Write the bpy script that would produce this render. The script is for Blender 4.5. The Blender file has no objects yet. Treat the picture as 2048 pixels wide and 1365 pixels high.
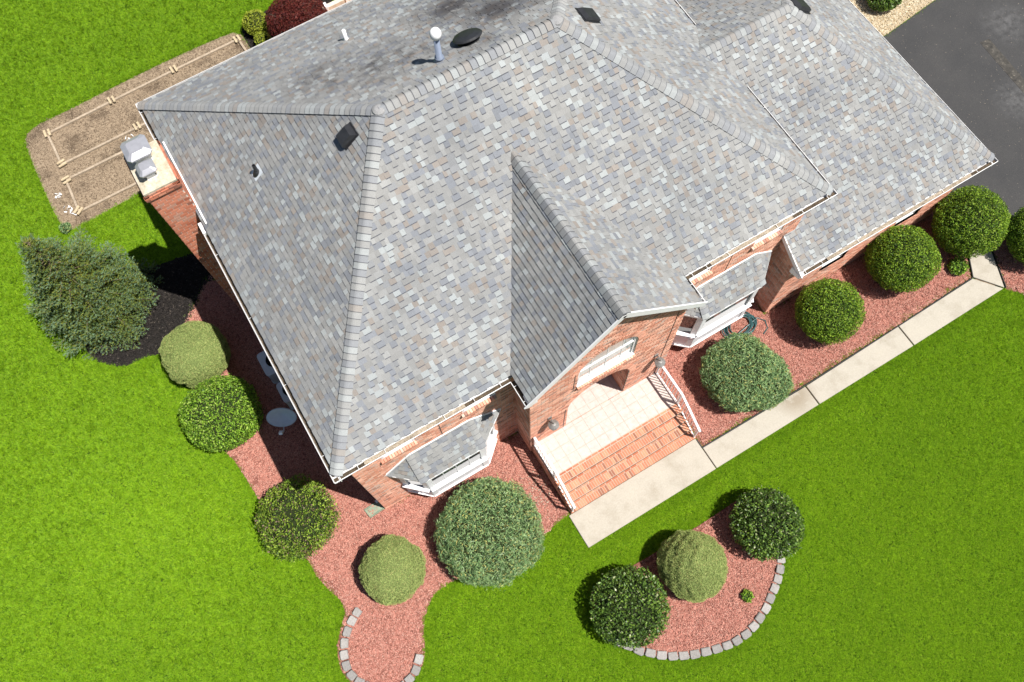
import bpy, math, random
import numpy as np
from mathutils import Matrix, Vector
random.seed(7); RS = np.random.RandomState(11)
SC = bpy.context.scene; COL = SC.collection

# ---------------------------------------------------------------- camera
CF, CYAW, CTILT, CROLL = 1730.32, 1.1033428, 0.3528921, -0.0737907
CPOS = np.array([1.890857, -5.303794, 24.699986])
def cam_basis():
    h = np.array([math.cos(CYAW), math.sin(CYAW), 0])
    fwd = np.array([h[0]*math.sin(CTILT), h[1]*math.sin(CTILT), -math.cos(CTILT)])
    up = np.array([h[0]*math.cos(CTILT), h[1]*math.cos(CTILT), math.sin(CTILT)])
    rt = np.cross(fwd, up)
    return (rt*math.cos(CROLL)+up*math.sin(CROLL), -rt*math.sin(CROLL)+up*math.cos(CROLL), fwd)
CR, CU, CFW = cam_basis()
cd = bpy.data.cameras.new('camera'); co = bpy.data.objects.new('camera', cd); COL.objects.link(co)
cd.sensor_width = 36; cd.lens = CF/2048*36; cd.clip_end = 500; cd.clip_start = .5
m = Matrix.Identity(4)
for i, ax in enumerate((CR, CU, -CFW)):
    for j in range(3): m[j][i] = ax[j]
for j in range(3): m[j][3] = CPOS[j]
co.matrix_world = m; SC.camera = co
# ---------------------------------------------------------------- sky, sun, exposure
SUN_EL = math.radians(64.5); SUN_DIR = Vector((.65*math.cos(SUN_EL), -.76*math.cos(SUN_EL), math.sin(SUN_EL)))
world = bpy.data.worlds.new('World'); SC.world = world; world.use_nodes = True
wn = world.node_tree; bg = wn.nodes['Background']; sky = wn.nodes.new('ShaderNodeTexSky')
sky.sky_type = 'NISHITA'; sky.sun_disc = False; sky.sun_elevation = SUN_EL
sky.sun_rotation = math.atan2(SUN_DIR.x, SUN_DIR.y)
wn.links.new(sky.outputs[0], bg.inputs[0]); bg.inputs[1].default_value = 0.05
sd = bpy.data.lights.new('sun', 'SUN'); sd.energy = 5.0; sd.angle = math.radians(.5); sd.color = (1, .955, .89)
so = bpy.data.objects.new('sun', sd); COL.objects.link(so)
so.rotation_euler = SUN_DIR.to_track_quat('Z', 'Y').to_euler(); so.location = (20, -20, 40)
SC.view_settings.view_transform = 'Standard'; SC.view_settings.look = 'None'
SC.view_settings.exposure = 0.64; SC.view_settings.gamma = 1
SC.cycles.max_bounces = 6; SC.cycles.diffuse_bounces = 3; SC.cycles.transparent_max_bounces = 4

# ---------------------------------------------------------------- materials
class NT:
    def __init__(s, name):
        s.m = bpy.data.materials.new(name); s.m.use_nodes = True; s.t = s.m.node_tree
        s.b = s.t.nodes['Principled BSDF']
    def n(s, ty, **kw):
        nd = s.t.nodes.new('ShaderNode'+ty)
        for k, v in kw.items():
            if k.startswith('i_'):
                k = k[2:]; k = int(k) if k.isdigit() else k.replace('_', ' ')
                nd.inputs[k].default_value = v
            else: setattr(nd, k, v)
        return nd
    def l(s, a, b): s.t.links.new(a, b)
    def pos(s): return s.n('NewGeometry').outputs['Position']
    def noise(s, scale, detail=3, rough=.55, vec=None, dims='3D'):
        nd = s.n('TexNoise', i_Scale=scale, i_Detail=detail, i_Roughness=rough)
        s.l(vec if vec is not None else s.pos(), nd.inputs['Vector']); return nd.outputs['Fac']
    def ramp(s, fac, stops):
        nd = s.n('ValToRGB'); e = nd.color_ramp.elements
        while len(e) < len(stops): e.new(.5)
        for el, (p, c) in zip(e, stops):
            el.position = p; el.color = (*c, 1) if len(c) == 3 else c
        s.l(fac, nd.inputs[0]); return nd.outputs[0]
    def mix(s, a, b, fac, mode='MIX'):
        nd = s.n('Mix', data_type='RGBA', blend_type=mode)
        for sock, v in ((nd.inputs[0], fac), (nd.inputs[6], a), (nd.inputs[7], b)):
            if isinstance(v, (int, float)): sock.default_value = v
            elif isinstance(v, tuple): sock.default_value = (*v, 1)
            else: s.l(v, sock)
        return nd.outputs[2]
    def math(s, op, a, b=0.0):
        nd = s.n('Math', operation=op)
        for sock, v in ((nd.inputs[0], a), (nd.inputs[1], b)):
            if isinstance(v, (int, float)): sock.default_value = v
            else: s.l(v, sock)
        return nd.outputs[0]
    def tint(s): return s.n('Attribute', attribute_name='tint').outputs['Color']
    def bump(s, h, strength=.3, dist=.01):
        nd = s.n('Bump', i_Strength=strength, i_Distance=dist); s.l(h, nd.inputs['Height']); s.l(nd.outputs[0], s.b.inputs['Normal'])
    def col(s, c):
        if isinstance(c, tuple): s.b.inputs['Base Color'].default_value = (*c, 1)
        else: s.l(c, s.b.inputs['Base Color'])
    def done(s, rough=.8, spec=.3, metal=0.0):
        s.b.inputs['Roughness'].default_value = rough; s.b.inputs['Specular IOR Level'].default_value = spec
        s.b.inputs['Metallic'].default_value = metal; return s.m
def blob(T, centre, rad, soft):
    d = T.n('VectorMath', operation='DISTANCE'); T.l(T.pos(), d.inputs[0]); d.inputs[1].default_value = centre
    mr = T.n('MapRange', i_1=rad, i_2=rad*soft, i_3=0.0, i_4=1.0); T.l(d.outputs['Value'], mr.inputs[0]); return mr.outputs[0]

def mat_plain(name, c, rough=.6, spec=.4, metal=0, var=.15, scale=8):
    T = NT(name); f = T.noise(scale); a = tuple(x*(1-var) for x in c); b = tuple(min(1, x*(1+var)) for x in c)
    T.col(T.ramp(f, [(.3, a), (.7, b)])); return T.done(rough, spec, metal)

def mat_shingle():
    T = NT('asphalt_shingle')
    g = T.noise(190, 2, .7); base = T.mix(T.tint(), T.ramp(g, [(.25, (.62, .62, .62)), (.75, (1.3, 1.3, 1.3))]), 1.0, 'MULTIPLY')
    w = T.noise(.55, 4); base = T.mix(base, T.ramp(w, [(.3, (.84, .85, .87)), (.7, (1.07, 1.06, 1.05))]), 1.0, 'MULTIPLY')
    st = None
    for c, r in (((8.2, 7.2, 8.6), 1.6), ((7.45, 8.5, 7.9), 1.2), ((7.3, 6.1, 9.35), .75), ((5.4, 7.2, 8.65), 1.7), ((4.2, 7.9, 8.2), 1.4), ((6.3, 6.9, 8.8), 1.1), ((9.2, 6.6, 9.0), .7)):
        b = blob(T, c, r, .1); st = b if st is None else T.math('MAXIMUM', st, b)
    sn = T.noise(2.6, 5, .7); st2 = T.math('MULTIPLY', T.math('MAXIMUM', blob(T, (8.35, 7.1, 8.7), 1.25, .2), blob(T, (7.8, 8.3, 8.0), 1.2, .2)), T.ramp(sn, [(.30, (0, 0, 0)), (.48, (1, 1, 1))])); st = T.math('MULTIPLY', st, T.ramp(sn, [(.37, (0, 0, 0)), (.66, (1, 1, 1))])); st = T.math('MAXIMUM', st, st2)
    base = T.mix(base, (.045, .042, .045), T.math('MULTIPLY', st, .88))
    T.col(base); T.bump(g, .4, .004); return T.done(.95, .12)
def mat_tint(name, scale=60, lo=.75, hi=1.2, rough=.85, spec=.2, bump=.3):
    T = NT(name); g = T.noise(scale, 4, .65)
    T.col(T.mix(T.tint(), T.ramp(g, [(.25, (lo,)*3), (.75, (hi,)*3)]), 1.0, 'MULTIPLY'))
    if bump: T.bump(g, bump, .006)
    return T.done(rough, spec)
def mat_leaf(name, rough=.55, spec=.25, trans=.25):
    T = NT(name); T.col(T.tint()); T.done(rough, spec)
    tr = T.n('BsdfTranslucent'); T.l(T.mix(T.tint(), (1.25, 1.25, .7), 1.0, 'MULTIPLY'), tr.inputs[0])
    mx = T.n('MixShader', i_0=trans); out = T.t.nodes['Material Output']
    T.l(T.b.outputs[0], mx.inputs[1]); T.l(tr.outputs[0], mx.inputs[2]); T.l(mx.outputs[0], out.inputs[0]); return T.m
def mat_grass():
    T = NT('grass_blade'); big = T.noise(.22, 4, .6); mid = T.noise(2.2, 4, .65)
    c = T.mix(T.tint(), T.ramp(big, [(.3, (.92, .94, .95)), (.7, (1.06, 1.04, 1.0))]), 1.0, 'MULTIPLY')
    c = T.mix(c, T.ramp(mid, [(.25, (.90, .93, .96)), (.7, (1.07, 1.05, 1.0))]), 1.0, 'MULTIPLY')
    T.col(c); T.done(.6, .15)
    tr = T.n('BsdfTranslucent'); T.l(c, tr.inputs[0]); mx = T.n('MixShader', i_0=.34); out = T.t.nodes['Material Output']
    T.l(T.b.outputs[0], mx.inputs[1]); T.l(tr.outputs[0], mx.inputs[2]); T.l(mx.outputs[0], out.inputs[0]); return T.m
def mat_ground():
    T = NT('lawn_soil'); f = T.noise(14, 5, .7); g = T.noise(.3, 3)
    c = T.ramp(f, [(.3, (.018, .038, .004)), (.7, (.05, .095, .009))])
    T.col(T.mix(c, T.ramp(g, [(.3, (.8, .8, .8)), (.7, (1.2, 1.2, 1.2))]), 1.0, 'MULTIPLY')); T.bump(f, .6, .03); return T.done(.95, .1)
def mat_mottle(name, stops, scale, scale2, lo, hi, rough=.95, bump=.5, bd=.02, spec=.15):
    T = NT(name); f = T.noise(scale, 6, .68); g = T.noise(scale2, 4, .6)
    c = T.mix(T.ramp(f, stops), T.ramp(g, [(.3, lo), (.7, hi)]), 1.0, 'MULTIPLY')
    T.col(c); T.bump(f, bump, bd); return T.done(rough, spec)
def mat_asphalt():
    T = NT('asphalt_driveway'); f = T.noise(120, 3, .8); g = T.noise(.75, 5, .65); g2 = T.noise(5, 4, .7)
    c = T.mix(T.ramp(f, [(.2, (.022, .0225, .0235)), (.55, (.045, .045, .046)), (.8, (.12, .116, .108))]), T.ramp(g, [(.3, (.88, .89, .91)), (.72, (1.16, 1.14, 1.12))]), 1.0, 'MULTIPLY')
    st = T.math('MAXIMUM', blob(T, (24.75, 1.4, 0), 1.0, .15), blob(T, (26.6, 4.0, 0), 1.1, .1))
    st = T.math('MULTIPLY', st, T.ramp(g2, [(.35, (0, 0, 0)), (.75, (1, 1, 1))]))
    c = T.mix(c, (.28, .28, .28), T.math('MULTIPLY', st, .27))
    sp = T.noise(26, 2, .5); c = T.mix(c, (.45, .38, .28), T.ramp(sp, [(.735, (0, 0, 0)), (.76, (1, 1, 1))]))
    T.col(c); T.bump(f, .5, .006); return T.done(.85, .3)
def mat_soil():
    T = NT('bare_soil'); f = T.noise(13, 6, .72); g = T.noise(1.0, 5, .68)
    c = T.ramp(f, [(.28, (.12, .088, .058)), (.5, (.265, .203, .14)), (.75, (.37, .295, .21))])
    c = T.mix(c, T.ramp(f, [(.3, (.045, .032, .022)), (.7, (.12, .088, .06))]), T.ramp(g, [(.50, (0, 0, 0)), (.62, (.85, .85, .85))]))
    T.col(c); T.bump(f, .8, .03); return T.done(.97, .1)
def mat_concrete():
    T = NT('concrete'); f = T.noise(22, 6, .75); g = T.noise(1.3, 5, .7); sp = T.noise(60, 2, .6)
    c = T.mix(T.ramp(f, [(.3, (.345, .315, .265)), (.7, (.425, .395, .338))]), T.ramp(g, [(.28, (.80, .78, .74)), (.5, (1, 1, 1)), (.75, (1.07, 1.07, 1.06))]), 1.0, 'MULTIPLY')
    st = T.math('MAXIMUM', blob(T, (12.2, -2.95, .05), .75, .35), T.math('MULTIPLY', blob(T, (20.0, -1.6, .05), 1.0, .2), .4))
    st = T.math('MULTIPLY', st, T.ramp(g, [(.40, (0, 0, 0)), (.5, (1, 1, 1))])); c = T.mix(c, (.20, .155, .10), T.math('MULTIPLY', st, .6))
    c = T.mix(c, (.16, .13, .10), T.ramp(sp, [(.70, (0, 0, 0)), (.76, (.7, .7, .7))])); T.col(c); T.bump(f, .3, .006); return T.done(.92, .15)
def mat_tile():
    T = NT('porch_tile'); f = T.noise(9, 5, .7); mp = T.n('Mapping'); mp.inputs['Scale'].default_value = (26, 26, 26)
    T.l(T.pos(), mp.inputs[0]); wv = T.n('TexWave', i_Scale=.5, i_Distortion=9.0, i_Detail=3.0, i_Detail_Scale=.7); T.l(mp.outputs[0], wv.inputs[0])
    c = T.ramp(f, [(.3, (.44, .365, .335)), (.7, (.54, .475, .45))])
    c = T.mix(c, T.ramp(wv.outputs['Fac'], [(0, (.9, .8, .74)), (.35, (1, 1, 1)), (1, (1.03, 1.03, 1.03))]), 1.0, 'MULTIPLY')
    T.col(c); return T.done(.45, .4)
def mat_glass(name, c, rough=.06):
    T = NT(name); T.col(c); return T.done(rough, .8)

M = dict(
 shingle=mat_shingle(), brick=mat_tint('clay_brick', 45, .78, 1.2), mortar=mat_mottle('mortar', [(.3, (.60, .54, .47)), (.7, (.74, .68, .60))], 40, 3, (.9, .9, .9), (1.05, 1.05, 1.05)),
 white=mat_plain('white_paint', (.78, .78, .79), .4, .4, 0, .04), vinyl=mat_plain('white_vinyl', (.74, .73, .76), .35, .4, 0, .03),
 fascia=mat_plain('fascia_white', (.72, .72, .72), .5, .3, 0, .05), soffit=mat_plain('soffit_white', (.7, .7, .68), .6, .3, 0, .03),
 debris=mat_mottle('gutter_debris', [(.3, (.03, .024, .02)), (.62, (.12, .09, .06)), (.8, (.32, .26, .18))], 30, 4, (.7, .7, .7), (1.3, 1.3, 1.3)),
 leaf_debris=mat_mottle('dry_leaf_debris', [(.25, (.07, .05, .035)), (.45, (.33, .27, .2)), (.75, (.52, .46, .38))], 26, 2.5, (.7, .7, .7), (1.1, 1.1, 1.1)),
 underlay=mat_plain('roof_underlay', (.05, .05, .055), .9, .1), concrete=mat_concrete(),
 crown=mat_mottle('chimney_crown', [(.3, (.38, .33, .25)), (.7, (.62, .57, .48))], 12, 4, (.8, .78, .7), (1.1, 1.1, 1.1)),
 asphalt=mat_asphalt(), stoopmortar=mat_plain('stoop_mortar', (.44, .33, .265), .9, .2), tile=mat_tile(), grout=mat_plain('tile_grout', (.44, .345, .285), .9, .2), 
 gravelbase=mat_mottle('red_gravel_bed', [(.3, (.12, .045, .034)), (.7, (.31, .13, .10))], 40, 2, (.8, .8, .8), (1.1, 1.1, 1.1), .95, .8, .03),
 stone_red=mat_tint('red_lava_stone', 50, .7, 1.25, .95, .1, .4), mulch=mat_mottle('black_mulch', [(.3, (.010, .009, .009)), (.7, (.04, .036, .034))], 50, 3, (.7, .7, .7), (1.4, 1.4, 1.4), .98, 1, .04),
 soil=mat_soil(),
 pebble=mat_tint('beige_pebble', 60, .8, 1.15), pebblebase=mat_mottle('beige_pebble_bed', [(.3, (.2, .15, .08)), (.7, (.5, .42, .28))], 40, 2, (.8, .8, .8), (1.1, 1.1, 1.1)),
 ground=mat_ground(), grass=mat_grass(), leaf=mat_leaf('foliage'), glossleaf=mat_leaf('glossy_foliage', .42, .35, .15), needle=mat_leaf('conifer_needles', .7, .15, .12),
 innergreen=mat_plain('inner_sprigs', (.12, .155, .05), .95, .05, 0, .35, 25), inner=mat_plain('dark_gap_core', (.022, .03, .012), .95, .05, 0, .4, 20), bark=mat_mottle('bark', [(.3, (.06, .04, .03)), (.7, (.17, .13, .1))], 30, 4, (.8, .8, .8), (1.1, 1.1, 1.1)),
 twig=mat_plain('pale_twig', (.22, .17, .115), .9, .1), metal=mat_plain('galvanised_metal', (.50, .50, .53), .35, .5, .55, .08), shaded_pipe=mat_plain('pipe_shade_colour', (.20, .24, .32), .45, .4, .2, .1),
 black=mat_plain('black_plastic', (.022, .023, .026), .42, .45, 0, .2), acpaint=mat_plain('grey_enamel', (.50, .54, .58), .5, .4, 0, .06), darkmetal=mat_plain('dark_metal', (.04, .045, .05), .5, .4, .3),
 lamp=mat_plain('pewter_metal', (.22, .21, .20), .5, .4, .3, .25, 20), lampglass=mat_glass('frosted_glass', (.55, .53, .48), .3),
 glass=mat_glass('window_glass', (.02, .03, .032)), reflect_pane=mat_glass('glass_painted_reflection', (.40, .46, .455), .08), lumber=mat_mottle('weathered_lumber', [(.3, (.28, .215, .15)), (.7, (.46, .385, .295))], 14, 3, (.8, .8, .8), (1.1, 1.1, 1.1)),
 stake=mat_mottle('raw_lumber', [(.3, (.40, .31, .19)), (.7, (.54, .45, .31))], 14, 3, (.85, .85, .85), (1.05, 1.05, 1.05)),
 block=mat_tint('concrete_edging', 28, .7, 1.25, .95, .15, .5), hose=mat_plain('green_rubber', (.03, .085, .09), .3, .5, 0, .15), door=mat_plain('door_paint', (.28, .07, .04), .4, .4),
 decking=mat_mottle('orange_stained_wood', [(.3, (.46, .17, .04)), (.7, (.62, .28, .08))], 12, 3, (.85, .85, .85), (1.1, 1.1, 1.1)), beam=mat_plain('cream_beam', (.55, .5, .42), .7, .2),
 plastic=mat_plain('white_litter', (.7, .68, .66), .4, .4), litter=mat_tint('leaf_litter', 20, .8, 1.1), drain=mat_plain('plastic_green_grey', (.22, .27, .20), .7, .2), patch=mat_mottle('patched_strip', [(.3, (.035, .034, .032)), (.6, (.075, .07, .062)), (.8, (.34, .3, .24))], 7, 2, (.8, .8, .8), (1.2, 1.2, 1.2)),
)

# ---------------------------------------------------------------- mesh helpers
class MB:
    def __init__(s): s.v = []; s.f = []; s.t = []
    def add(s, verts, faces, tint=(1, 1, 1)):
        o = len(s.v); s.v.extend([tuple(map(float, p)) for p in verts])
        for f in faces: s.f.append(tuple(i+o for i in f)); s.t.append(tint)
        return s
    def box(s, lo, hi, tint=(1, 1, 1), skip=()):
        x0, y0, z0 = lo; x1, y1, z1 = hi
        V = [(x0, y0, z0), (x1, y0, z0), (x1, y1, z0), (x0, y1, z0), (x0, y0, z1), (x1, y0, z1), (x1, y1, z1), (x0, y1, z1)]
        F = [(0, 3, 2, 1), (4, 5, 6, 7), (0, 1, 5, 4), (1, 2, 6, 5), (2, 3, 7, 6), (3, 0, 4, 7)]
        return s.add(V, [f for i, f in enumerate(F) if i not in skip], tint)
    def obox(s, c, ax, half, tint=(1, 1, 1)):      # oriented box
        c = np.array(c, float); a = [np.array(x, float) for x in ax]
        V = [c+a[0]*half[0]*i+a[1]*half[1]*j+a[2]*half[2]*k for k in (-1, 1) for (i, j) in ((-1, -1), (1, -1), (1, 1), (-1, 1))]
        return s.add(V, [(0, 3, 2, 1), (4, 5, 6, 7), (0, 1, 5, 4), (1, 2, 6, 5), (2, 3, 7, 6), (3, 0, 4, 7)], tint)
    def bar(s, p, q, w, h, up=(0, 0, 1), tint=(1, 1, 1)):
        p = np.array(p, float); q = np.array(q, float); d = q-p; L = np.linalg.norm(d); d /= L
        u = np.array(up, float); sd_ = np.cross(d, u); sd_ /= np.linalg.norm(sd_); u = np.cross(sd_, d)
        return s.obox((p+q)/2, (d, sd_, u), (L/2, w/2, h/2), tint)
    def tube(s, pts, rad, seg=8, tint=(1, 1, 1), cap=True):
        pts = [np.array(p, float) for p in pts]; rad = rad if isinstance(rad, (list, tuple)) else [rad]*len(pts)
        o = len(s.v); V = []
        ref = np.array([0, 0, 1.]); d0 = pts[-1]-pts[0]
        if abs(d0[2]) > .9*np.linalg.norm(d0): ref = np.array([1., 0, 0])
        for i, p in enumerate(pts):
            d = pts[min(i+1, len(pts)-1)]-pts[max(i-1, 0)]; d = d/(np.linalg.norm(d)+1e-9)
            a = np.cross(d, ref); a /= np.linalg.norm(a)+1e-9; b = np.cross(d, a)
            for k in range(seg):
                t = 2*math.pi*k/seg; V.append(p+rad[i]*(a*math.cos(t)+b*math.sin(t)))
        F = []
        for i in range(len(pts)-1):
            for k in range(seg):
                k2 = (k+1) % seg; F.append((i*seg+k, i*seg+k2, (i+1)*seg+k2, (i+1)*seg+k))
        if cap: F.append(tuple(range(seg))); F.append(tuple((len(pts)-1)*seg+k for k in reversed(range(seg))))
        return s.add(V, F, tint)
    def lathe(s, c, prof, seg=20, sx=1, sy=1, tint=(1, 1, 1)):
        V = []; F = []; n = len(prof)
        for r, z in prof:
            for k in range(seg):
                t = 2*math.pi*k/seg; V.append((c[0]+r*sx*math.cos(t), c[1]+r*sy*math.sin(t), c[2]+z))
        for i in range(n-1):
            for k in range(seg):
                k2 = (k+1) % seg; F.append((i*seg+k, i*seg+k2, (i+1)*seg+k2, (i+1)*seg+k))
        F.append(tuple((n-1)*seg+k for k in range(seg))); F.append(tuple(reversed(range(seg))))
        return s.add(V, F, tint)
    def mesh(s, name):
        me = bpy.data.meshes.new(name); me.from_pydata(s.v, [], s.f)
        if s.t:
            at = me.attributes.new('tint', 'FLOAT_COLOR', 'FACE'); arr = np.ones((len(s.f), 4), np.float32)
            arr[:, :3] = np.array(s.t, np.float32); at.data.foreach_set('color', arr.ravel())
        return me
def link(name, me, mat, parent=None, kind=None, smooth=False):
    o = bpy.data.objects.new(name, me); COL.objects.link(o)
    if mat is not None and not me.materials: me.materials.append(mat)
    if smooth: me.polygons.foreach_set('use_smooth', [True]*len(me.polygons))
    if parent is not None:
        o.parent = parent
        if parent.type == 'EMPTY': o.matrix_parent_inverse = Matrix.Translation(-Vector(parent.location))
    if kind: o['kind'] = kind
    return o
def obj(name, mb, mat, parent=None, kind=None, smooth=False): return link(name, mb.mesh(name), mat, parent, kind, smooth)
def thing(name, label, cat, loc=(0, 0, 0), group=None):
    o = bpy.data.objects.new(name, None); COL.objects.link(o); o.location = loc; o.empty_display_size = .3
    o['label'] = label; o['category'] = cat
    if group: o['group'] = group
    return o
def tag(o, label, cat=None, group=None):
    o['label'] = label
    if cat: o['category'] = cat
    if group: o['group'] = group
    return o
def struct(name, mb, mat, label=None):
    o = obj(name, mb, mat, None, 'structure')
    if label: o['label'] = label
    return o
def V3(*a): return np.array(a, float)
def quads_mesh(name, P, tint):       # P (N,k,3) polygons with k verts, tint (N,3)
    N, k, _ = P.shape; me = bpy.data.meshes.new(name)
    me.vertices.add(N*k); me.vertices.foreach_set('co', P.astype(np.float32).ravel())
    me.loops.add(N*k); me.loops.foreach_set('vertex_index', np.arange(N*k, dtype=np.int32))
    me.polygons.add(N); me.polygons.foreach_set('loop_start', np.arange(0, N*k, k, dtype=np.int32))
    me.update(calc_edges=True)
    at = me.attributes.new('tint', 'FLOAT_COLOR', 'FACE'); arr = np.ones((N, 4), np.float32); arr[:, :3] = tint
    at.data.foreach_set('color', arr.ravel()); return me
def proj_px(P):
    d = np.asarray(P, float)-CPOS; z = d@CFW; return np.stack([CF*(d@CR)/z, CF*(d@CU)/z], -1)
def px_area(P):
    q = proj_px(P); x, y = q[:, 0], q[:, 1]; return .5*abs(np.dot(x, np.roll(y, -1))-np.dot(y, np.roll(x, -1)))
def in_poly(p, poly):
    x, y = p[:, 0], p[:, 1]; ins = np.zeros(len(p), bool); n = len(poly)
    for i in range(n):
        x0, y0 = poly[i]; x1, y1 = poly[(i+1) % n]
        c = ((y0 > y) != (y1 > y)); xi = (x1-x0)*(y-y0)/((y1-y0) if y1 != y0 else 1e-9)+x0; ins ^= c & (x < xi)
    return ins
def dist_poly(p, poly):
    d = np.full(len(p), 1e9); n = len(poly)
    for i in range(n):
        a = np.array(poly[i]); b = np.array(poly[(i+1) % n]); ab = b-a
        t = np.clip(((p-a)@ab)/(ab@ab+1e-12), 0, 1); d = np.minimum(d, np.linalg.norm(p-(a+t[:, None]*ab), axis=1))
    return d
def smooth_poly(poly, it=2):
    p = [np.array(q, float) for q in poly]
    for _ in range(it):
        n = []
        for i in range(len(p)):
            a, b = p[i], p[(i+1) % len(p)]; n += [a*.75+b*.25, a*.25+b*.75]
        p = n
    return [tuple(q) for q in p]
def sheet(mb, poly, z, thick=.04):
    n = len(poly); V = [(x, y, z) for x, y in poly]+[(x, y, z-thick) for x, y in poly]
    return mb.add(V, [tuple(range(n))]+[(i+n, (i+1) % n+n, (i+1) % n, i) for i in range(n)])

# ---------------------------------------------------------------- dimensions of the house
He, D, W, Hr, ra, rb, rr = 6.058, 11.497, 13.669, 9.78, 4.617, 8.905, 5.374
gx, gw, gp, gy0, Hg = 6.888, 2.428, .705, 3.70, 8.62; gxr = 6.79
q, GX0, GX1, Hge, gb, ggr = .744, 12.968, 19.795, 3.383, 15.60, 4.79
Hgr = 6.71; OV = .32; YG = -.4; PZ = .70; GBY = 2*ggr+q
GRX = W-(Hgr-He)/((Hr-He)/(W-rb))       # where the garage ridge meets the main roof

# ================================================================ SETTING: ground, beds, walks
mb = MB(); R_ = 120
mb.add([(-R_, -R_, -.03), (R_, -R_, -.03), (R_, R_, -.03), (-R_, R_, -.03)], [(0, 1, 2, 3)])
struct('ground', mb, M['ground'], 'grassy ground under the lawn around the house')
BED_L = smooth_poly([(-2.26, 8.61), (-2.98, 8.13), (-3.1, 7.45), (-2.95, 6.54), (-3.3, 5.33), (-3.0, 4.28), (-2.83, 3.82), (-2.72, 2.59), (-2.55, 1.33), (-2.24, 0.34), (-2.21, -0.54), (-1.85, -1.5), (-2.3, -1.95), (-2.65, -2.42), (-2.76, -2.98), (-2.6, -3.45), (-2.13, -3.98), (-1.4, -4.17), (-0.82, -3.95), (-0.53, -3.6), (-0.29, -3.0), (0.19, -2.52), (0.79, -2.38), (1.26, -2.46), (2.11, -2.95), (3.17, -2.85), (3.78, -2.66), (4.5, -2.50)], 1)
BED_L = [p for p in BED_L[1:-2] if p[0] < 4.5 and not (p[0] > .3 and p[1] > -1)]+[(4.80, -2.50), (4.80, 1.0), (.4, 1.0), (.4, 9.3), (-1.1, 9.7)]
BED_R = [(9.02, 1), (9.02, -2.86), (12.67, -2.87), (16.2, -2.84), (19.15, -2.76), (19.58, -2.07), (20.28, -.5), (20.1, -.3), (19.4, -.3), (19.4, 1)]
BED_E = [(20.34, -2.2), (20.86, -1.1), (21.4, -1.5), (21.83, -2.12), (22.6, -3.2), (23.3, -4.4), (22.3, -5.0), (21.0, -4.5), (20.12, -4.01), (19.78, -3.6)]
ISLAND = [(4.11, -4.60), (4.91, -4.59), (5.85, -4.63), (7.69, -4.65), (9.0, -4.62), (9.35, -5.2), (9.36, -5.9), (9.17, -6.5), (8.86, -6.8), (8.43, -7.15), (7.9, -7.45), (7.35, -7.66), (6.76, -7.72), (6.18, -7.62), (5.6, -7.45), (5.08, -7.2), (4.6, -6.84), (4.2, -6.4), (3.9, -5.9), (3.78, -5.3)]
MULCH = smooth_poly([(-2.4, 10.9), (.4, 10.4), (.4, 9.0), (-1.1, 9.7), (-2.12, 8.57), (-3.22, 7.97), (-3.94, 8.22), (-4.53, 8.18), (-5.37, 8.97), (-5.3, 10.4), (-4.0, 11.2)], 1)
DIRT = smooth_poly([(-4.45, 17.2), (-4.35, 17.75), (-3.9, 17.95), (-3.0, 17.95), (-0.57, 18.03), (1.12, 18.06), (2.82, 18.0), (3.71, 17.92), (3.75, 17.0), (3.9, 13.6), (-1.2, 13.65), (-2.0, 13.62), (-4.0, 13.5), (-4.42, 13.55), (-4.52, 14.29), (-4.5, 16)], 1)
MULCH_B = smooth_poly([(3.73, 17.9), (3.75, 16.5), (3.9, 14.2), (7.2, 14.2), (7.4, 17.2), (6.16, 18.4), (5.05, 18.2), (4.13, 18.07)], 1)
PEBBLE = [(19.4, 5.74), (22.85, 5.79), (25.17, 6.06), (26.6, 6.3), (25.6, 9.5), (19.4, 9.5)]
DRIVE = [(20.24, -.42), (20.1, 5.72), (22.85, 5.77), (25.17, 6.04), (31, 6.7), (44, 8), (44, -14), (27, -9.2), (23.6, -4.7), (22.6, -3.2), (21.83, -2.12), (21.4, -1.46)]
LANDING = [(4.67, -2.55), (4.67, -3.58), (8.985, -3.58), (8.985, -2.55)]
SLABS = [LANDING, [(9.015, -2.89), (9.015, -3.575), (12.65, -3.57), (12.65, -2.93)], [(12.69, -2.93), (12.69, -3.57), (16.18, -3.565), (16.18, -2.86)],
         [(16.22, -2.86), (16.22, -3.565), (19.70, -3.53), (19.14, -2.80)], [(19.19, -2.77), (19.75, -3.52), (20.31, -2.24), (20.83, -1.13), (20.42, -.53), (20.29, -.51), (19.61, -2.07)]]
DECKP = [(6.2, 14.2), (6.2, 16.7), (12, 16.7), (12, 14.2)]
for nm, poly, z, mt, lb in (('gravel_bed', BED_L, .0, 'gravelbase', 'red gravel bed wrapping the left front corner of the house'), ('gravel_bed', BED_R, .0, 'gravelbase', 'red gravel bed between garage wall and walkway'),
        ('gravel_bed', BED_E, .0, 'gravelbase', 'red gravel bed between the walkway end and the driveway'), ('gravel_bed', ISLAND, .03, 'gravelbase', 'half round island bed of red gravel in the lawn'), ('mulch_bed', MULCH, .004, 'mulch', 'black mulch bed under the spruce tree'),
        ('soil_patch', DIRT, .0, 'soil', 'bare brown soil patch with board formwork'), ('mulch_bed', MULCH_B, .008, 'mulch', 'dark mulch strip under the red maple'),
        ('pebble_bed', PEBBLE, .02, 'pebblebase', 'beige pebble bed beside the garage'), ('driveway', DRIVE, .012, 'asphalt', 'dark asphalt driveway beside the garage')):
    mb = MB(); sheet(mb, poly, z, .08); struct(nm, mb, M[mt], lb)
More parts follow.
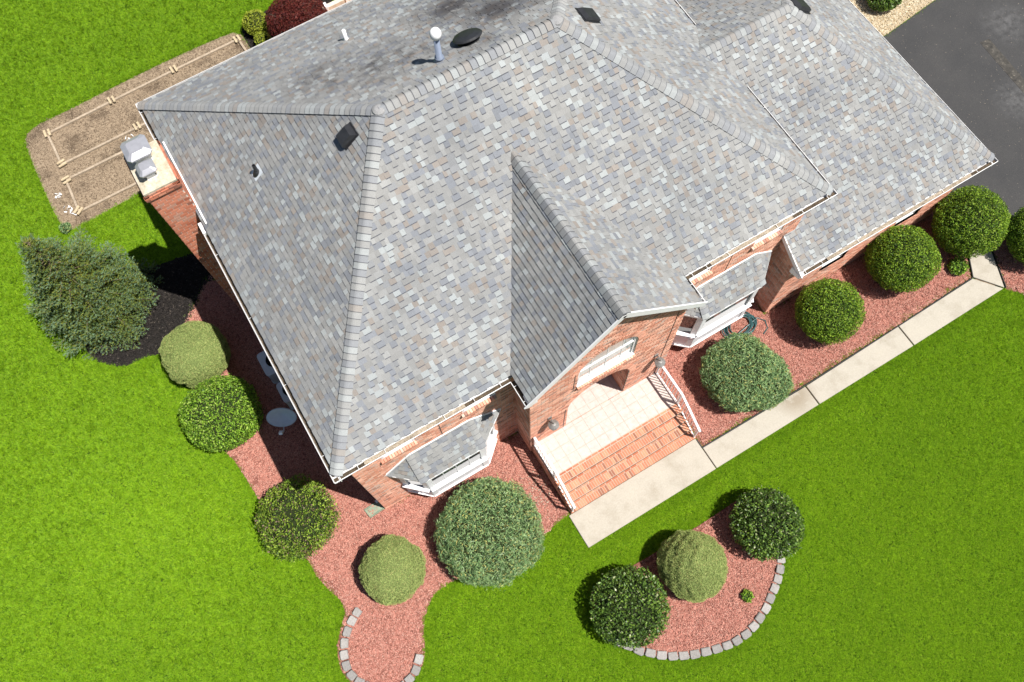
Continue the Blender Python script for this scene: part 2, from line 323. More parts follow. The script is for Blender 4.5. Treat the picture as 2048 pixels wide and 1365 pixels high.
wk = MB(); sheet(wk, [(4.8, -2.6), (4.8, -3.5), (19.5, -3.48), (20.2, -2.2), (20.5, -.9), (20.35, -.6), (19.7, -2.1), (19.2, -2.9), (8.9, -2.95), (8.9, -2.6)], -.01, .05)
walk = struct('walkway', wk, M['soil'], 'pale concrete walkway leading from the front steps to the driveway')
for s_ in SLABS:
    mb = MB(); n = len(s_); c = np.mean(s_, 0); ins = [tuple(np.array(p)+(c-np.array(p))/np.linalg.norm(c-np.array(p))*.012) for p in s_]
    Vt = [(x, y, .05) for x, y in ins]+[(x, y, .038) for x, y in s_]+[(x, y, -.06) for x, y in s_]
    F = [tuple(range(n))]+[(i+n, (i+1) % n+n, (i+1) % n, i) for i in range(n)]+[(i+2*n, (i+1) % n+2*n, (i+1) % n+n, i+n) for i in range(n)]
    mb.add(Vt, F); obj('slab', mb, M['concrete'], walk)
mb = MB(); sheet(mb, [(25.25, 3.85), (25.62, 3.8), (25.45, 1.4), (25.4, -.5), (25.12, -.5), (25.1, 1.5)], .017, .006)
struct('patch_strip', mb, M['patch'], 'narrow patched strip running across the asphalt driveway')
# thin black edging between gravel and walkway
mb = MB()
for a, b in (((9.0, -2.6), (9.0, -2.875)), ((9.0, -2.875), (12.67, -2.90)), ((12.67, -2.90), (16.2, -2.85)), ((16.2, -2.85), (19.16, -2.775)), ((19.16, -2.775), (19.6, -2.05)), ((19.79, -3.55), (20.35, -2.2)), ((20.35, -2.2), (20.87, -1.1))):
    mb.bar((*a, .02), (*b, .02), .02, .11)
tag(obj('bed_edging', mb, M['black']), 'thin black plastic edging between the red gravel and the walkway', 'edging')

# ---------------- instanced stuff: grass, gravel
def scatter(name, label, pts, rot, scl, sources, parent_kind='stuff'):
    """one object of points carrying instanced clumps"""
    col = bpy.data.collections.new(name+'_sources')
    for o in sources:
        col.objects.link(o)
    me = bpy.data.meshes.new(name); n = len(pts); me.vertices.add(n); me.vertices.foreach_set('co', pts.astype(np.float32).ravel())
    a = me.attributes.new('rot', 'FLOAT_VECTOR', 'POINT'); a.data.foreach_set('vector', rot.astype(np.float32).ravel())
    a = me.attributes.new('scl', 'FLOAT', 'POINT'); a.data.foreach_set('value', scl.astype(np.float32))
    o = bpy.data.objects.new(name, me); COL.objects.link(o); o['kind'] = 'stuff'; o['label'] = label
    g = bpy.data.node_groups.new(name, 'GeometryNodeTree'); g.interface.new_socket('Geometry', in_out='INPUT', socket_type='NodeSocketGeometry'); g.interface.new_socket('Geometry', in_out='OUTPUT', socket_type='NodeSocketGeometry')
    N = g.nodes; gi = N.new('NodeGroupInput'); go = N.new('NodeGroupOutput'); ip = N.new('GeometryNodeInstanceOnPoints'); ci = N.new('GeometryNodeCollectionInfo')
    ci.inputs['Collection'].default_value = col; ci.inputs['Separate Children'].default_value = True; ci.inputs['Reset Children'].default_value = True
    ip.inputs['Pick Instance'].default_value = True
    r = N.new('GeometryNodeInputNamedAttribute'); r.data_type = 'FLOAT_VECTOR'; r.inputs[0].default_value = 'rot'
    s = N.new('GeometryNodeInputNamedAttribute'); s.data_type = 'FLOAT'; s.inputs[0].default_value = 'scl'
    L = g.links.new; L(gi.outputs[0], ip.inputs['Points']); L(ci.outputs[0], ip.inputs['Instance'])
    L(r.outputs[0], ip.inputs['Rotation']); L(s.outputs[0], ip.inputs['Scale']); L(ip.outputs[0], go.inputs[0])
    md = o.modifiers.new('scatter', 'NODES'); md.node_group = g; return o
def source(name, me, mat):
    me.materials.append(mat); return bpy.data.objects.new(name, me)

def grass_patch(name, size, n, rs):
    b = np.zeros((n, 3)); b[:, :2] = (rs.rand(n, 2)-.5)*size
    # clumping: pull blades towards a few centres and comb them together
    k = max(3, int(size*size*260)); cen = (rs.rand(k, 2)-.5)*size; dirs = rs.rand(k)*2*math.pi
    idx = np.argmin(((b[:, None, :2]-cen[None])**2).sum(-1), 1)
    b[:, :2] += (cen[idx]-b[:, :2])*.18
    ang = dirs[idx]+rs.randn(n)*.7; h = .022+.022*rs.rand(n)+.014*rs.rand(k)[idx]; lean = .03+.05*rs.rand(n); w = .004+.004*rs.rand(n)
    d = np.stack([np.cos(ang), np.sin(ang)], 1); s = np.stack([-d[:, 1], d[:, 0]], 1)
    P = np.zeros((n, 4, 3)); P[:, 0, :2] = b[:, :2]-s*w[:, None]; P[:, 1, :2] = b[:, :2]+s*w[:, None]
    P[:, 2, :2] = b[:, :2]+d*lean[:, None]+s*w[:, None]*.35; P[:, 3, :2] = b[:, :2]+d*lean[:, None]-s*w[:, None]*.35
    P[:, 0, 2] = P[:, 1, 2] = -.03; P[:, 2, 2] = P[:, 3, 2] = h-.03
    base = np.array([[.186, .352, .010], [.255, .435, .013], [.068, .165, .006], [.33, .45, .036]])[rs.choice(4, n, p=[.36, .30, .28, .06])]
    return quads_mesh(name, P, base*(.8+.4*rs.rand(n, 1)))
rs = np.random.RandomState(5)
big = [source('grass_clump_%d' % i, grass_patch('grass_clump_%d' % i, .34, 400, rs), M['grass']) for i in range(7)]
small = [source('grass_tuft_%d' % i, grass_patch('grass_tuft_%d' % i, .09, 24, rs), M['grass']) for i in range(5)]
HOUSE_P = [(-.1, .2), (4.6, .2), (4.6, -2.55), (9.02, -2.55), (9.02, 1), (19.5, 1), (19.5, 9.8), (13.6, 9.8), (13.6, 11.6), (.3, 11.6), (.3, 9.0), (-.7, 9.0), (-.7, 7.7), (.3, 7.7), (.3, 1)]
EXCL = [BED_L, BED_R, BED_E, ISLAND, MULCH, DIRT, MULCH_B, PEBBLE, DRIVE, DECKP, [(.3, .3), (13.4, .3), (13.4, 11.2), (.3, 11.2)], [(13, -.4), (19.4, -.4), (19.4, 9.6), (13, 9.6)], [(-.62, 7.75), (.2, 7.75), (.2, 9), (-.62, 9)], [(4.67, -2.52), (4.67, -3.57), (9.0, -3.57), (19.72, -3.55), (20.4, -2.2), (20.9, -1.1), (20.3, -.5), (19.1, -2.7), (9.02, -2.86), (9.02, -2.5)]]
step = .20; xs = np.arange(-17, 36, step); ys = np.arange(-16.5, 30, step)
gp_ = np.stack(np.meshgrid(xs, ys), -1).reshape(-1, 2); gp_ += (rs.rand(*gp_.shape)-.5)*.12
P3 = np.concatenate([gp_, np.zeros((len(gp_), 1))], 1); px = proj_px(P3); dz = (P3-CPOS)@CFW
keep = (dz > 1) & (abs(px[:, 0]) < 1024+290) & (abs(px[:, 1]) < 683+290); gp_ = gp_[keep]
ins = np.zeros(len(gp_), bool); dd = np.full(len(gp_), 9.)
for e in EXCL: ins |= in_poly(gp_, e); dd = np.minimum(dd, dist_poly(gp_, e))
G = gp_[~ins & (dd > .19)]
scatter('lawn_grass', 'bright green mown lawn grass around the house and beds', np.concatenate([G, np.full((len(G), 1), .0)], 1),
        np.stack([rs.randn(len(G))*.05, rs.randn(len(G))*.05, rs.rand(len(G))*6.28], 1), .85+.3*rs.rand(len(G)), big)
edge = gp_[(dd < .36)]
E_ = np.repeat(edge, 30, 0)+(rs.rand(len(edge)*30, 2)-.5)*.42
ins = np.zeros(len(E_), bool); dd = np.full(len(E_), 9.)
for e in EXCL: ins |= in_poly(E_, e); dd = np.minimum(dd, dist_poly(E_, e))
E_ = E_[(~ins & (dd < .32)) | (ins & (dd < .035) & (rs.rand(len(E_)) < .55))]
scatter('lawn_edge_grass', 'short grass tufts along the bed and walkway edges of the lawn', np.concatenate([E_, np.zeros((len(E_), 1))], 1),
        np.stack([rs.randn(len(E_))*.15, rs.randn(len(E_))*.15, rs.rand(len(E_))*6.28], 1), .7+.5*rs.rand(len(E_)), small)

def stone_patch(name, size, n, r0, r1, pal, prob, rs, jit=.25):
    O = np.array([(1, 0, 0), (-1, 0, 0), (0, 1, 0), (0, -1, 0), (0, 0, 1), (0, 0, -1)], float)
    T = [(0, 2, 4), (2, 1, 4), (1, 3, 4), (3, 0, 4), (2, 0, 5), (1, 2, 5), (3, 1, 5), (0, 3, 5)]
    P = []; tint = []
    for i in range(n):
        c = np.array([(rs.rand()-.5)*size, (rs.rand()-.5)*size, rs.rand()*.018]); r = r0+(r1-r0)*rs.rand()
        v = O*(r*np.array([1.2, .9, .7]))*(1+(rs.rand(6, 1)-.5)*.6)
        A = Matrix.Rotation(rs.rand()*6.28, 3, 'Z') @ Matrix.Rotation(rs.randn()*.5, 3, 'X'); v = v@np.array(A).T+c
        for t in T[:]: P.append(v[list(t)])
        tint += [np.array(pal[rs.choice(len(pal), p=prob)])*(1+(rs.rand()-.5)*2*jit)]*8
    return quads_mesh(name, np.array(P), np.array(tint))
REDPAL = [(.46, .21, .163), (.39, .16, .122), (.53, .285, .226), (.26, .11, .09), (.57, .39, .32)]
def gravel(name, label, polys, z, srcs_big, srcs_small, step=.2, dens=.5):
    B, S = [], []
    for poly in polys:
        a = np.array(poly); lo, hi = a.min(0), a.max(0)
        g = np.stack(np.meshgrid(np.arange(lo[0], hi[0], step), np.arange(lo[1], hi[1], step)), -1).reshape(-1, 2)+(rs.rand()-.5)*.1
        g = g+(rs.rand(*g.shape)-.5)*.08; i_ = in_poly(g, poly); d_ = dist_poly(g, poly)
        B.append(g[i_ & (d_ > .13)]); e = g[d_ < .25]; e = np.repeat(e, 16, 0)+(rs.rand(len(e)*16, 2)-.5)*.3
        i_ = in_poly(e, poly); d_ = dist_poly(e, poly); S.append(e[i_ & (d_ > .015) & (d_ < .2)])
    # keep out of the walls and steps
    def clean(p):
        k = np.ones(len(p), bool)
        for e in EXCL[10:13]+[[(4.7, .3), (4.7, -2.55), (9.0, -2.55), (9.0, .3)]]: k &= ~in_poly(p, e)
        return p[k]
    for nm, arr, src in ((name, np.concatenate(B), srcs_big), (name+'_edge', np.concatenate(S), srcs_small)):
        arr = clean(arr); n = len(arr)
        scatter(nm, label if nm == name else label+' along the bed edges', np.concatenate([arr, np.full((n, 1), z)], 1), np.stack([rs.randn(n)*.04, rs.randn(n)*.04, rs.rand(n)*6.28], 1), .9+.2*rs.rand(n), src)
gb_big = [source('gravel_clump_%d' % i, stone_patch('gravel_clump_%d' % i, .26, 210, .008, .018, REDPAL, [.38, .26, .22, .12, .02], rs), M['stone_red']) for i in range(6)]
gb_small = [source('gravel_stone_%d' % i, stone_patch('gravel_stone_%d' % i, .05, 5, .008, .018, REDPAL, [.38, .26, .22, .12, .02], rs), M['stone_red']) for i in range(6)]
gravel('red_gravel', 'loose red gravel covering the beds', [BED_L, BED_R, BED_E], .008, gb_big, gb_small)
gravel('island_gravel', 'loose red gravel in the half round island bed', [ISLAND], .038, gb_big, gb_small)
PEBPAL = [(.54, .45, .31), (.45, .35, .22), (.62, .56, .43), (.30, .22, .12)]
pb = [source('pebble_clump_%d' % i, stone_patch('pebble_clump_%d' % i, .26, 120, .013, .026, PEBPAL, [.4, .25, .25, .1], rs), M['pebble']) for i in range(4)]
ps = [source('pebble_stone_%d' % i, stone_patch('pebble_stone_%d' % i, .05, 4, .013, .026, PEBPAL, [.4, .25, .25, .1], rs), M['pebble']) for i in range(4)]
gravel('beige_pebbles', 'loose beige pebbles beside the garage', [PEBBLE], .028, pb, ps)
MP = [(.02, .018, .016), (.035, .03, .027), (.012, .011, .011), (.10, .085, .07)]
mbg = [source('mulch_clump_%d' % i, stone_patch('mulch_clump_%d' % i, .26, 110, .008, .024, MP, [.4, .3, .27, .03], rs), M['stone_red']) for i in range(4)]
mbs = [source('mulch_chip_%d' % i, stone_patch('mulch_chip_%d' % i, .05, 4, .008, .024, MP, [.4, .3, .27, .03], rs), M['stone_red']) for i in range(4)]
gravel('mulch_chips', 'loose black mulch chips', [MULCH, MULCH_B], .01, mbg, mbs)
SPAL = [(.28, .215, .15), (.19, .14, .095), (.36, .285, .2), (.09, .065, .045)]
sb_ = [source('soil_clump_%d' % i, stone_patch('soil_clump_%d' % i, .3, 40, .006, .02, SPAL, [.4, .3, .2, .1], rs, .3), M['stone_red']) for i in range(5)]
ss_ = [source('soil_clod_%d' % i, stone_patch('soil_clod_%d' % i, .05, 2, .006, .02, SPAL, [.4, .3, .2, .1], rs, .3), M['stone_red']) for i in range(4)]
gravel('soil_clods', 'loose soil clods and straw on the bare patch', [DIRT], .004, sb_, ss_)

# ================================================================ HOUSE
house = thing('brick_house', 'two storey red brick house with grey shingled hip roof and attached garage wing', 'house', (6.9, 5.7, 0))
BPAL = [(.68, .35, .25), (.62, .29, .20), (.72, .41, .30), (.53, .23, .155), (.36, .20, .155), (.56, .39, .32)]
BPROB = [.30, .24, .2, .12, .07, .07]
def btint(rs=RS):
    c = np.array(BPAL[rs.choice(6, p=BPROB)])*(.85+.3*rs.rand()); return tuple(c)
def brick_face(mm, mbk, o, u, n, z0, z1, ivals, course=.104, bl=.215, gap=.017, proud=.009, cand=None, tintf=btint):
    """mortar strips and proud bricks on a vertical face; o origin, u along, n outward"""
    o = V3(*o); u = V3(*u); n = V3(*n); k = 0; z = z0
    while z < z1-1e-6:
        zt = min(z+course, z1); zm = (z+zt)/2
        for a, b in ivals(zm):
            if b-a < .01: continue
            q4 = [o+u*a+V3(0, 0, z), o+u*b+V3(0, 0, z), o+u*b+V3(0, 0, zt), o+u*a+V3(0, 0, zt)]; mm.add(q4, [(0, 1, 2, 3)])
            s = math.floor(a/bl)*bl-(bl/2 if k % 2 else 0)
            while s < b:
                c0, c1 = max(a, s+gap/2), min(b, s+bl-gap/2); full = (c0 == s+gap/2 and c1 == s+bl-gap/2)
                if c1-c0 > .025 and zt-z > .03:
                    za, zb = z+gap/2, zt-gap/2; pr = proud+RS.rand()*.003
                    if cand is not None and full and abs(zt-z-course) < 1e-6: cand.append((o+u*c0+V3(0, 0, za), pr, len(cand)))
                    else: add_brick(mbk, o, u, n, c0, c1, za, zb, pr, tintf())
                s += bl
        z = zt; k += 1
def add_brick(mbk, o, u, n, c0, c1, za, zb, pr, t):
    B = [o+u*c0+V3(0, 0, za), o+u*c1+V3(0, 0, za), o+u*c1+V3(0, 0, zb), o+u*c0+V3(0, 0, zb)]
    T = [p+n*pr for p in B]
    mbk.add(B+T, [(4, 5, 6, 7), (0, 1, 5, 4), (1, 2, 6, 5), (2, 3, 7, 6), (3, 0, 4, 7)], t)
def wall(o, u, n, z0, z1, ivals, name='wall'):
    mm, mk = MB(), MB(); brick_face(mm, mk, o, u, n, z0, z1, ivals)
    w = obj(name, mm, M['mortar'], house); obj('bricks', mk, M['brick'], w, 'stuff'); return w
def cut(L, holes):
    def f(z):
        iv = [(0, L)]
        for a, b, za, zb in holes:
            if za < z < zb:
                n = []
                for s, e in iv:
                    if b <= s or a >= e: n.append((s, e)); continue
                    if a > s: n.append((s, a))
                    if b < e: n.append((b, e))
                iv = n
        return iv
    return f
ZS = He-.22        # soffit height
WINS = [(1.07, 1.98), (3.26, 4.18), (9.60, 10.50), (11.80, 12.72)]; WZ = (4.62, 5.62)
fo = (OV, OV, 0)
hl = [(a-OV, b-OV, *WZ) for a, b in WINS]
wall(fo, (1, 0, 0), (0, -1, 0), 0, ZS, cut(4.72-OV, hl[:2]))
wall((9.06, OV, 0), (1, 0, 0), (0, -1, 0), 0, ZS, cut(W-OV-9.06, [(a+OV-9.06, b+OV-9.06, *z2) for a, b, *z2 in hl[2:]]))
wall((OV, D-OV, 0), (0, -1, 0), (-1, 0, 0), 0, ZS, cut(D-2*OV, []))
wall((W-OV, OV, 0), (0, 1, 0), (1, 0, 0), 2.4, ZS, cut(D-2*OV, []))
wall((W-OV, D-OV, 0), (-1, 0, 0), (0, 1, 0), 0, ZS, cut(13.03, []))
# corner pier on the left front corner
mm, mk = MB(), MB(); brick_face(mm, mk, (OV-.01, OV-.02, 0), (1, 0, 0), (0, -1, 0), 0, ZS, cut(.62, []))
pr_ = obj('corner_pier', mm, M['mortar'], house); obj('bricks', mk, M['brick'], pr_, 'stuff')
# entry gable block
GX_L, GX_R = gx-gw+.25, gx+gw-.18
gsl = (Hg-He)/(gxr-gx+gw); gsr = (Hg-He)/(gx+gw-gxr)
DC, DH, DSP, DR = 6.84, .97, 2.5, .98
WC, WH, WSL, WSP, WR = 6.91, .85, 4.08, 5.08, .80
def gable_iv(z):
    hh_ = 20 if z < He-.15 else max(0, Hg-.16-z)
    a, b = max(GX_L, gxr-hh_/gsl), min(GX_R, gxr+hh_/gsr); hs = []
    if PZ < z < DSP: hs.append((DC-DH, DC+DH))
    elif DSP <= z < DSP+DR: w_ = DH*math.sqrt(max(0, 1-((z-DSP)/DR)**2)); hs.append((DC-w_, DC+w_))
    if WSL < z < WSP: hs.append((WC-WH, WC+WH))
    elif WSP <= z < WSP+WR: w_ = WH*math.sqrt(max(0, 1-((z-WSP)/WR)**2)); hs.append((WC-w_, WC+w_))
    iv = [(a, b)]
    for h0, h1 in hs:
        n = []
        for s, e in iv:
            if h0 > s: n.append((s, min(h0, e)))
            if h1 < e: n.append((max(h1, s), e))
        iv = n
    return iv
def sub_iv(off, f): return lambda z: [(a-off, b-off) for a, b in f(z)]
gwall = wall((GX_L, YG, 0), (1, 0, 0), (0, -1, 0), 0, Hg-.16, sub_iv(GX_L, gable_iv))
wall((GX_L, OV, 0), (0, -1, 0), (-1, 0, 0), 0, He-.1, cut(OV-YG, []))
wall((GX_R, YG, 0), (0, 1, 0), (1, 0, 0), 0, He-.1, cut(OV-YG, []))
# brick arch rings and sills (proud of the wall)
mk = MB()
def arch_ring(c, half, zs, rise, legs, rin=.0, rout=.21):
    N = int(math.pi*(half+rise)/2/.075)
    for i in range(N):
        t = math.pi*(i+.5)/N; ce, se = math.cos(t), math.sin(t); p = V3(c+half*ce, 0, zs+rise*se)
        nn = V3(ce/half, 0, se/rise); nn /= np.linalg.norm(nn); tt = V3(-nn[2], 0, nn[0]); ctr = p+nn*(rin+rout)/2
        mk.obox((ctr[0], YG-.006, ctr[2]), (nn, tt, V3(0, 1, 0)), ((rout-rin)/2-.004, .031, .012), btint())
arch_ring(DC, DH, DSP, DR, 0); arch_ring(WC, WH, WSP, WR, 0)
for i in range(24): mk.obox((WC-WH+.035+i*.0719, YG-.03, WSL-.06), (V3(1, 0, 0), V3(0, 1, 0), V3(0, 0, 1)), (.031, .05, .05), btint())
obj('arch_bricks', mk, M['brick'], gwall, 'stuff')
mk = MB()
for a, b in WINS:
    n_ = int((b-a+.1)/.074)
    for i in range(n_): mk.obox((a-.05+.037+i*.0745, OV-.03, WZ[0]-.055), (V3(1, 0, 0), V3(0, 1, 0), V3(0, 0, 1)), (.032, .06, .05), btint())
obj('window_sills', mk, M['brick'], house, 'stuff')
# dark expansion joints on the brick face
mb = MB()
for p0, p1 in (((5.78, YG-.014, PZ), (5.80, YG-.014, 2.55)), ((5.96, YG-.014, 3.9), (5.97, YG-.014, 5.2)), ((8.87, YG-.014, .7), (8.87, YG-.014, 5.5)), ((2.62, OV-.014, 3.9), (2.62, OV-.014, 4.9)), ((11.1, OV-.014, 3.9), (11.1, OV-.014, 4.9))):
    mb = MB(); mb.bar(p0, p1, .018, .008, (0, 1, 0)); obj('expansion_joint', mb, M['darkmetal'], house)
# recessed entry behind the arch
mm, mk = MB(), MB()
RB = YG+1.25
brick_face(mm, mk, (DC-DH, RB, 0), (0, -1, 0), (1, 0, 0), PZ, DSP+DR+.1, cut(RB-YG-.02, []))
brick_face(mm, mk, (DC+DH, YG+.02, 0), (0, 1, 0), (-1, 0, 0), PZ, DSP+DR+.1, cut(RB-YG-.02, []))
brick_face(mm, mk, (DC-DH, RB, 0), (1, 0, 0), (0, -1, 0), PZ, DSP+DR+.1, cut(2*DH, [(.35, 2*DH-.35, 0, PZ+2.1)]))
w = obj('entry_recess', mm, M['mortar'], house); obj('bricks', mk, M['brick'], w, 'stuff')
mb = MB(); mb.box((DC-DH, YG+.02, DSP+DR+.1), (DC+DH, RB, DSP+DR+.16)); 
N_ = 24     # arch soffit, follows the curve through the wall thickness
for i in range(N_):
    t0, t1 = math.pi*i/N_, math.pi*(i+1)/N_
    pts = [(DC+DH*math.cos(t), y, DSP+DR*math.sin(t)) for t, y in ((t0, YG), (t1, YG), (t1, YG+.3), (t0, YG+.3))]; mb.add(pts, [(0, 1, 2, 3)])
obj('entry_ceiling', mb, M['soffit'], house)
mb = MB(); mb.box((DC-.60, RB-.06, PZ), (DC+.60, RB+.02, PZ+2.1)); dr = obj('door', mb, M['door'], house)
mb = MB()
for sx in (-.3, .3):
    for za, zb in ((.15, .85), (1.0, 1.9)): mb.box((DC+sx-.2, RB-.08, PZ+za), (DC+sx+.2, RB-.062, PZ+zb))
obj('door_panel', mb, M['door'], dr); mb = MB(); mb.lathe((DC+.05, RB-.11, PZ+1.0), [(.03, -.03), (.035, 0), (.03, .03)], 10); obj('handle', mb, M['lamp'], dr)

def window(name, x0, x1, y, z0, z1, mull=1, pane='glass', parent=house, depth=.1):
    t = .07; fr = MB()
    fr.box((x0, y, z0), (x0+t, y+depth, z1)); fr.box((x1-t, y, z0), (x1, y+depth, z1)); fr.box((x0+t, y, z0), (x1-t, y+depth, z0+t)); fr.box((x0+t, y, z1-t), (x1-t, y+depth, z1))
    fr.box((x0+t, y+.015, (z0+z1)/2-.025), (x1-t, y+depth-.01, (z0+z1)/2+.025))
    w = obj(name, fr, M['white'], parent)
    for za, zb in ((z0+t, (z0+z1)/2-.025), ((z0+z1)/2+.025, z1-t)):
        p = MB(); p.box((x0+t, y+.045, za), (x1-t, y+.055, zb)); obj('pane', p, M[pane], w)
    return w
for a, b in WINS:
    window('window', a, b, OV+.01, WZ[0], WZ[1])
# arched window over the entry
fr = MB(); NA = 20; yA, yB = YG+.03, YG+.075
prof = [(WC+WH, WSL)]+[(WC+WH*math.cos(math.pi*i/NA), WSP+WR*math.sin(math.pi*i/NA)) for i in range(NA+1)]+[(WC-WH, WSL)]
inn = [(WC+(x-WC)*.91, WSL+.09+(z-WSL)*.90) for x, z in prof]
for i in range(len(prof)):
    j = (i+1) % len(prof); a, b, c, d = prof[i], prof[j], inn[j], inn[i]
    fr.add([(a[0], yA, a[1]), (b[0], yA, b[1]), (c[0], yA, c[1]), (d[0], yA, d[1]), (c[0], yB, c[1]), (d[0], yB, d[1])], [(0, 1, 2, 3), (3, 2, 4, 5)])
for zz in (WSP-.1,): fr.box((WC-WH*.9, yA+.005, zz), (WC+WH*.9, yB-.002, zz+.07))
for xx in (-.45, 0, .45): fr.box((WC+xx-.009, yA+.022, WSL+.09), (WC+xx+.009, yB-.01, WSP+.6))
fr.box((WC-WH, YG-.03, WSL-.004), (WC+WH, yB, WSL+.05))
aw = obj('arched_window', fr, M['white'], house)
pn = MB(); nI = len(inn); pn.add([(x, yA+.03, z) for x, z in inn], [tuple(range(nI))]); obj('pane', pn, M['reflect_pane'], aw)  # pale pane colour stands in for reflected sky
rv = MB()      # reveal
for i in range(len(prof)-1):
    a, b = prof[i], prof[i+1]; rv.add([(a[0], YG-.005, a[1]), (b[0], YG-.005, b[1]), (b[0], yA+.02, b[1]), (a[0], yA+.02, a[1])], [(0, 1, 2, 3)])
obj('window_reveal', rv, M['mortar'], aw)

# garage wing walls
GWX0, GWX1, GWY0, GWY1 = 13.06, 19.5, YG, GBY-OV
GWINS = [(14.62, 15.56), (17.35, 18.32)]
wall((GWX0, GWY0, 0), (1, 0, 0), (0, -1, 0), 0, Hge-.18, cut(GWX1-GWX0, [(a-GWX0, b-GWX0, 1.15, 2.45) for a, b in GWINS]))
gs = (Hgr-Hge)/(ggr+q)
def gside(z): 
    y1 = OV; y0 = GWY0 if z < Hge-.1 else GWY0+(z-Hge+.1)/gs
    return [(OV-y1, OV-min(y0, OV-.02))]
wall((GWX0, OV, 0), (0, -1, 0), (-1, 0, 0), 0, Hge+.35, gside)
wall((GWX1, GWY0, 0), (0, 1, 0), (1, 0, 0), 0, Hge-.18, cut(GWY1-GWY0, [(1.2, 4.0, 0, 2.2), (4.9, 7.7, 0, 2.2)]))
wall((GWX1, GWY1, 0), (-1, 0, 0), (0, 1, 0), 0, Hge-.18, cut(GWX1-W+OV, []))
for a, b in GWINS: window('window', a, b, GWY0+.06, 1.15, 2.45)
for y0 in (GWY0+1.2, GWY0+4.9):
    mb = MB()
    for k in range(4): mb.box((GWX1-.08, y0, k*.55+.004), (GWX1-.03, y0+2.8, k*.55+.546))
    obj('garage_door', mb, M['white'], house)
# ---------------------------------------------------------------- bay windows and their roofs
def clip_poly(P, poly):
    out = P; n = len(poly)
    for i in range(n):
        a, b = poly[i], poly[(i+1) % n]; inp = out; out = []
        if not inp: return []
        def side(p): return (b[0]-a[0])*(p[1]-a[1])-(b[1]-a[1])*(p[0]-a[0])
        for j in range(len(inp)):
            c, d = inp[j], inp[(j+1) % len(inp)]; sc, sd_ = side(c), side(d)
            if sc >= 0: out.append(c)
            if (sc >= 0) != (sd_ >= 0):
                t = sc/(sc-sd_); out.append((c[0]+t*(d[0]-c[0]), c[1]+t*(d[1]-c[1])))
    return out
SPAL_ = [(.274, .270, .261), (.352, .370, .368), (.214, .224, .246), (.268, .234, .206), (.302, .300, .291), (.250, .254, .260)]
_mn = np.mean(SPAL_, 0); SPAL_ = [tuple((_mn+(np.array(c)-_mn)*.86)*np.array([.915, .935, .945])) for c in SPAL_]
GAPP = [.48, .03, .13, .08, .17, .11]; TABP = [.25, .19, .20, .12, .14, .10]
WID = [.085, .105, .125, .15, .185]; EXPO = .134
BAND = (.088, .092, .108)
CANDS = []
def piece(mb, o, u, v, n, poly, v0, h0, h1, tint, E, edge):
    top = [o+u*p[0]+v*p[1]+n*(h0+(h1-h0)*(p[1]-v0)/E) for p in poly]; bot = [o+u*p[0]+v*p[1]-n*.004 for p in poly]
    k = len(poly); mb.add(top+bot, [tuple(range(k))], tint)
    b = len(mb.v)-2*k
    for i in range(k):
        j = (i+1) % k
        if abs(poly[i][1]-(v0+E)) < 1e-4 and abs(poly[j][1]-(v0+E)) < 1e-4: continue
        mb.f.append((b+i, b+i+k, b+j+k, b+j)); mb.t.append(edge)
def shingles(mb, p0, p1, poly3, skip=None, E=EXPO, voff=.0, cand=None, pal=SPAL_, wscale=1.0, hs=(.021, .010)):
    p0 = V3(*p0); u = V3(*p1)-p0; u /= np.linalg.norm(u); c = np.mean([V3(*p) for p in poly3], 0)
    v = c-p0; v -= u*(v@u); v /= np.linalg.norm(v); n = np.cross(u, v)
    if n[2] < 0: n = -n
    P2 = [((V3(*p)-p0)@u, (V3(*p)-p0)@v) for p in poly3]
    ar = sum(P2[i][0]*P2[(i+1) % len(P2)][1]-P2[(i+1) % len(P2)][0]*P2[i][1] for i in range(len(P2)))
    if ar < 0: P2 = P2[::-1]
    umin, umax = min(p[0] for p in P2), max(p[0] for p in P2); vmax = max(p[1] for p in P2)
    k = 0; v0 = voff
    while v0 < vmax:
        s = umin-RS.rand()*.3; tab = RS.rand() < .5
        while s < umax:
            wi = RS.randint(5); w = WID[wi]*wscale; r_ = [(s, v0), (s+w, v0), (s+w, v0+E), (s, v0+E)]; pc = clip_poly(r_, P2)
            if len(pc) >= 3:
                mid = o_ = p0+u*(s+w/2)+v*(v0+E/2)
                if not (skip and skip(mid)):
                    ci = RS.choice(6, p=TABP if tab else GAPP); full = len(pc) == 4 and all(abs(a[0]-b[0])+abs(a[1]-b[1]) < 1e-6 for a, b in zip(pc, r_))
                    h0, h1 = (hs[0], .007) if tab else (hs[1], .004)
                    if cand is not None and full and tab:
                        cor = [p0+u*a[0]+v*a[1] for a in r_]
                        cand.append((px_area(cor), p0+u*s+v*v0, u, v, n, wi, ci, mb))
                    else:
                        t = tuple(np.array(pal[ci])*(.9+.2*RS.rand()))
                        piece(mb, p0, u, v, n, pc, v0, h0, h1, t, E, tuple(np.array(t)*.55))
                        if tab: band(mb, p0, u, v, n, s, w, v0, P2)
            s += w; tab = (not tab) if RS.rand() < .86 else tab
        v0 += E; k += 1
def band(mb, p0, u, v, n, s, w, v0, P2):     # printed dark band of granules on the course below each tab
    pc = clip_poly([(s+.004, v0-.019), (s+w-.004, v0-.019), (s+w-.004, v0-.001), (s+.004, v0-.001)], P2)
    if len(pc) >= 3: mb.add([p0+u*a[0]+v*a[1]+n*.0125 for a in pc], [tuple(range(len(pc)))], BAND)
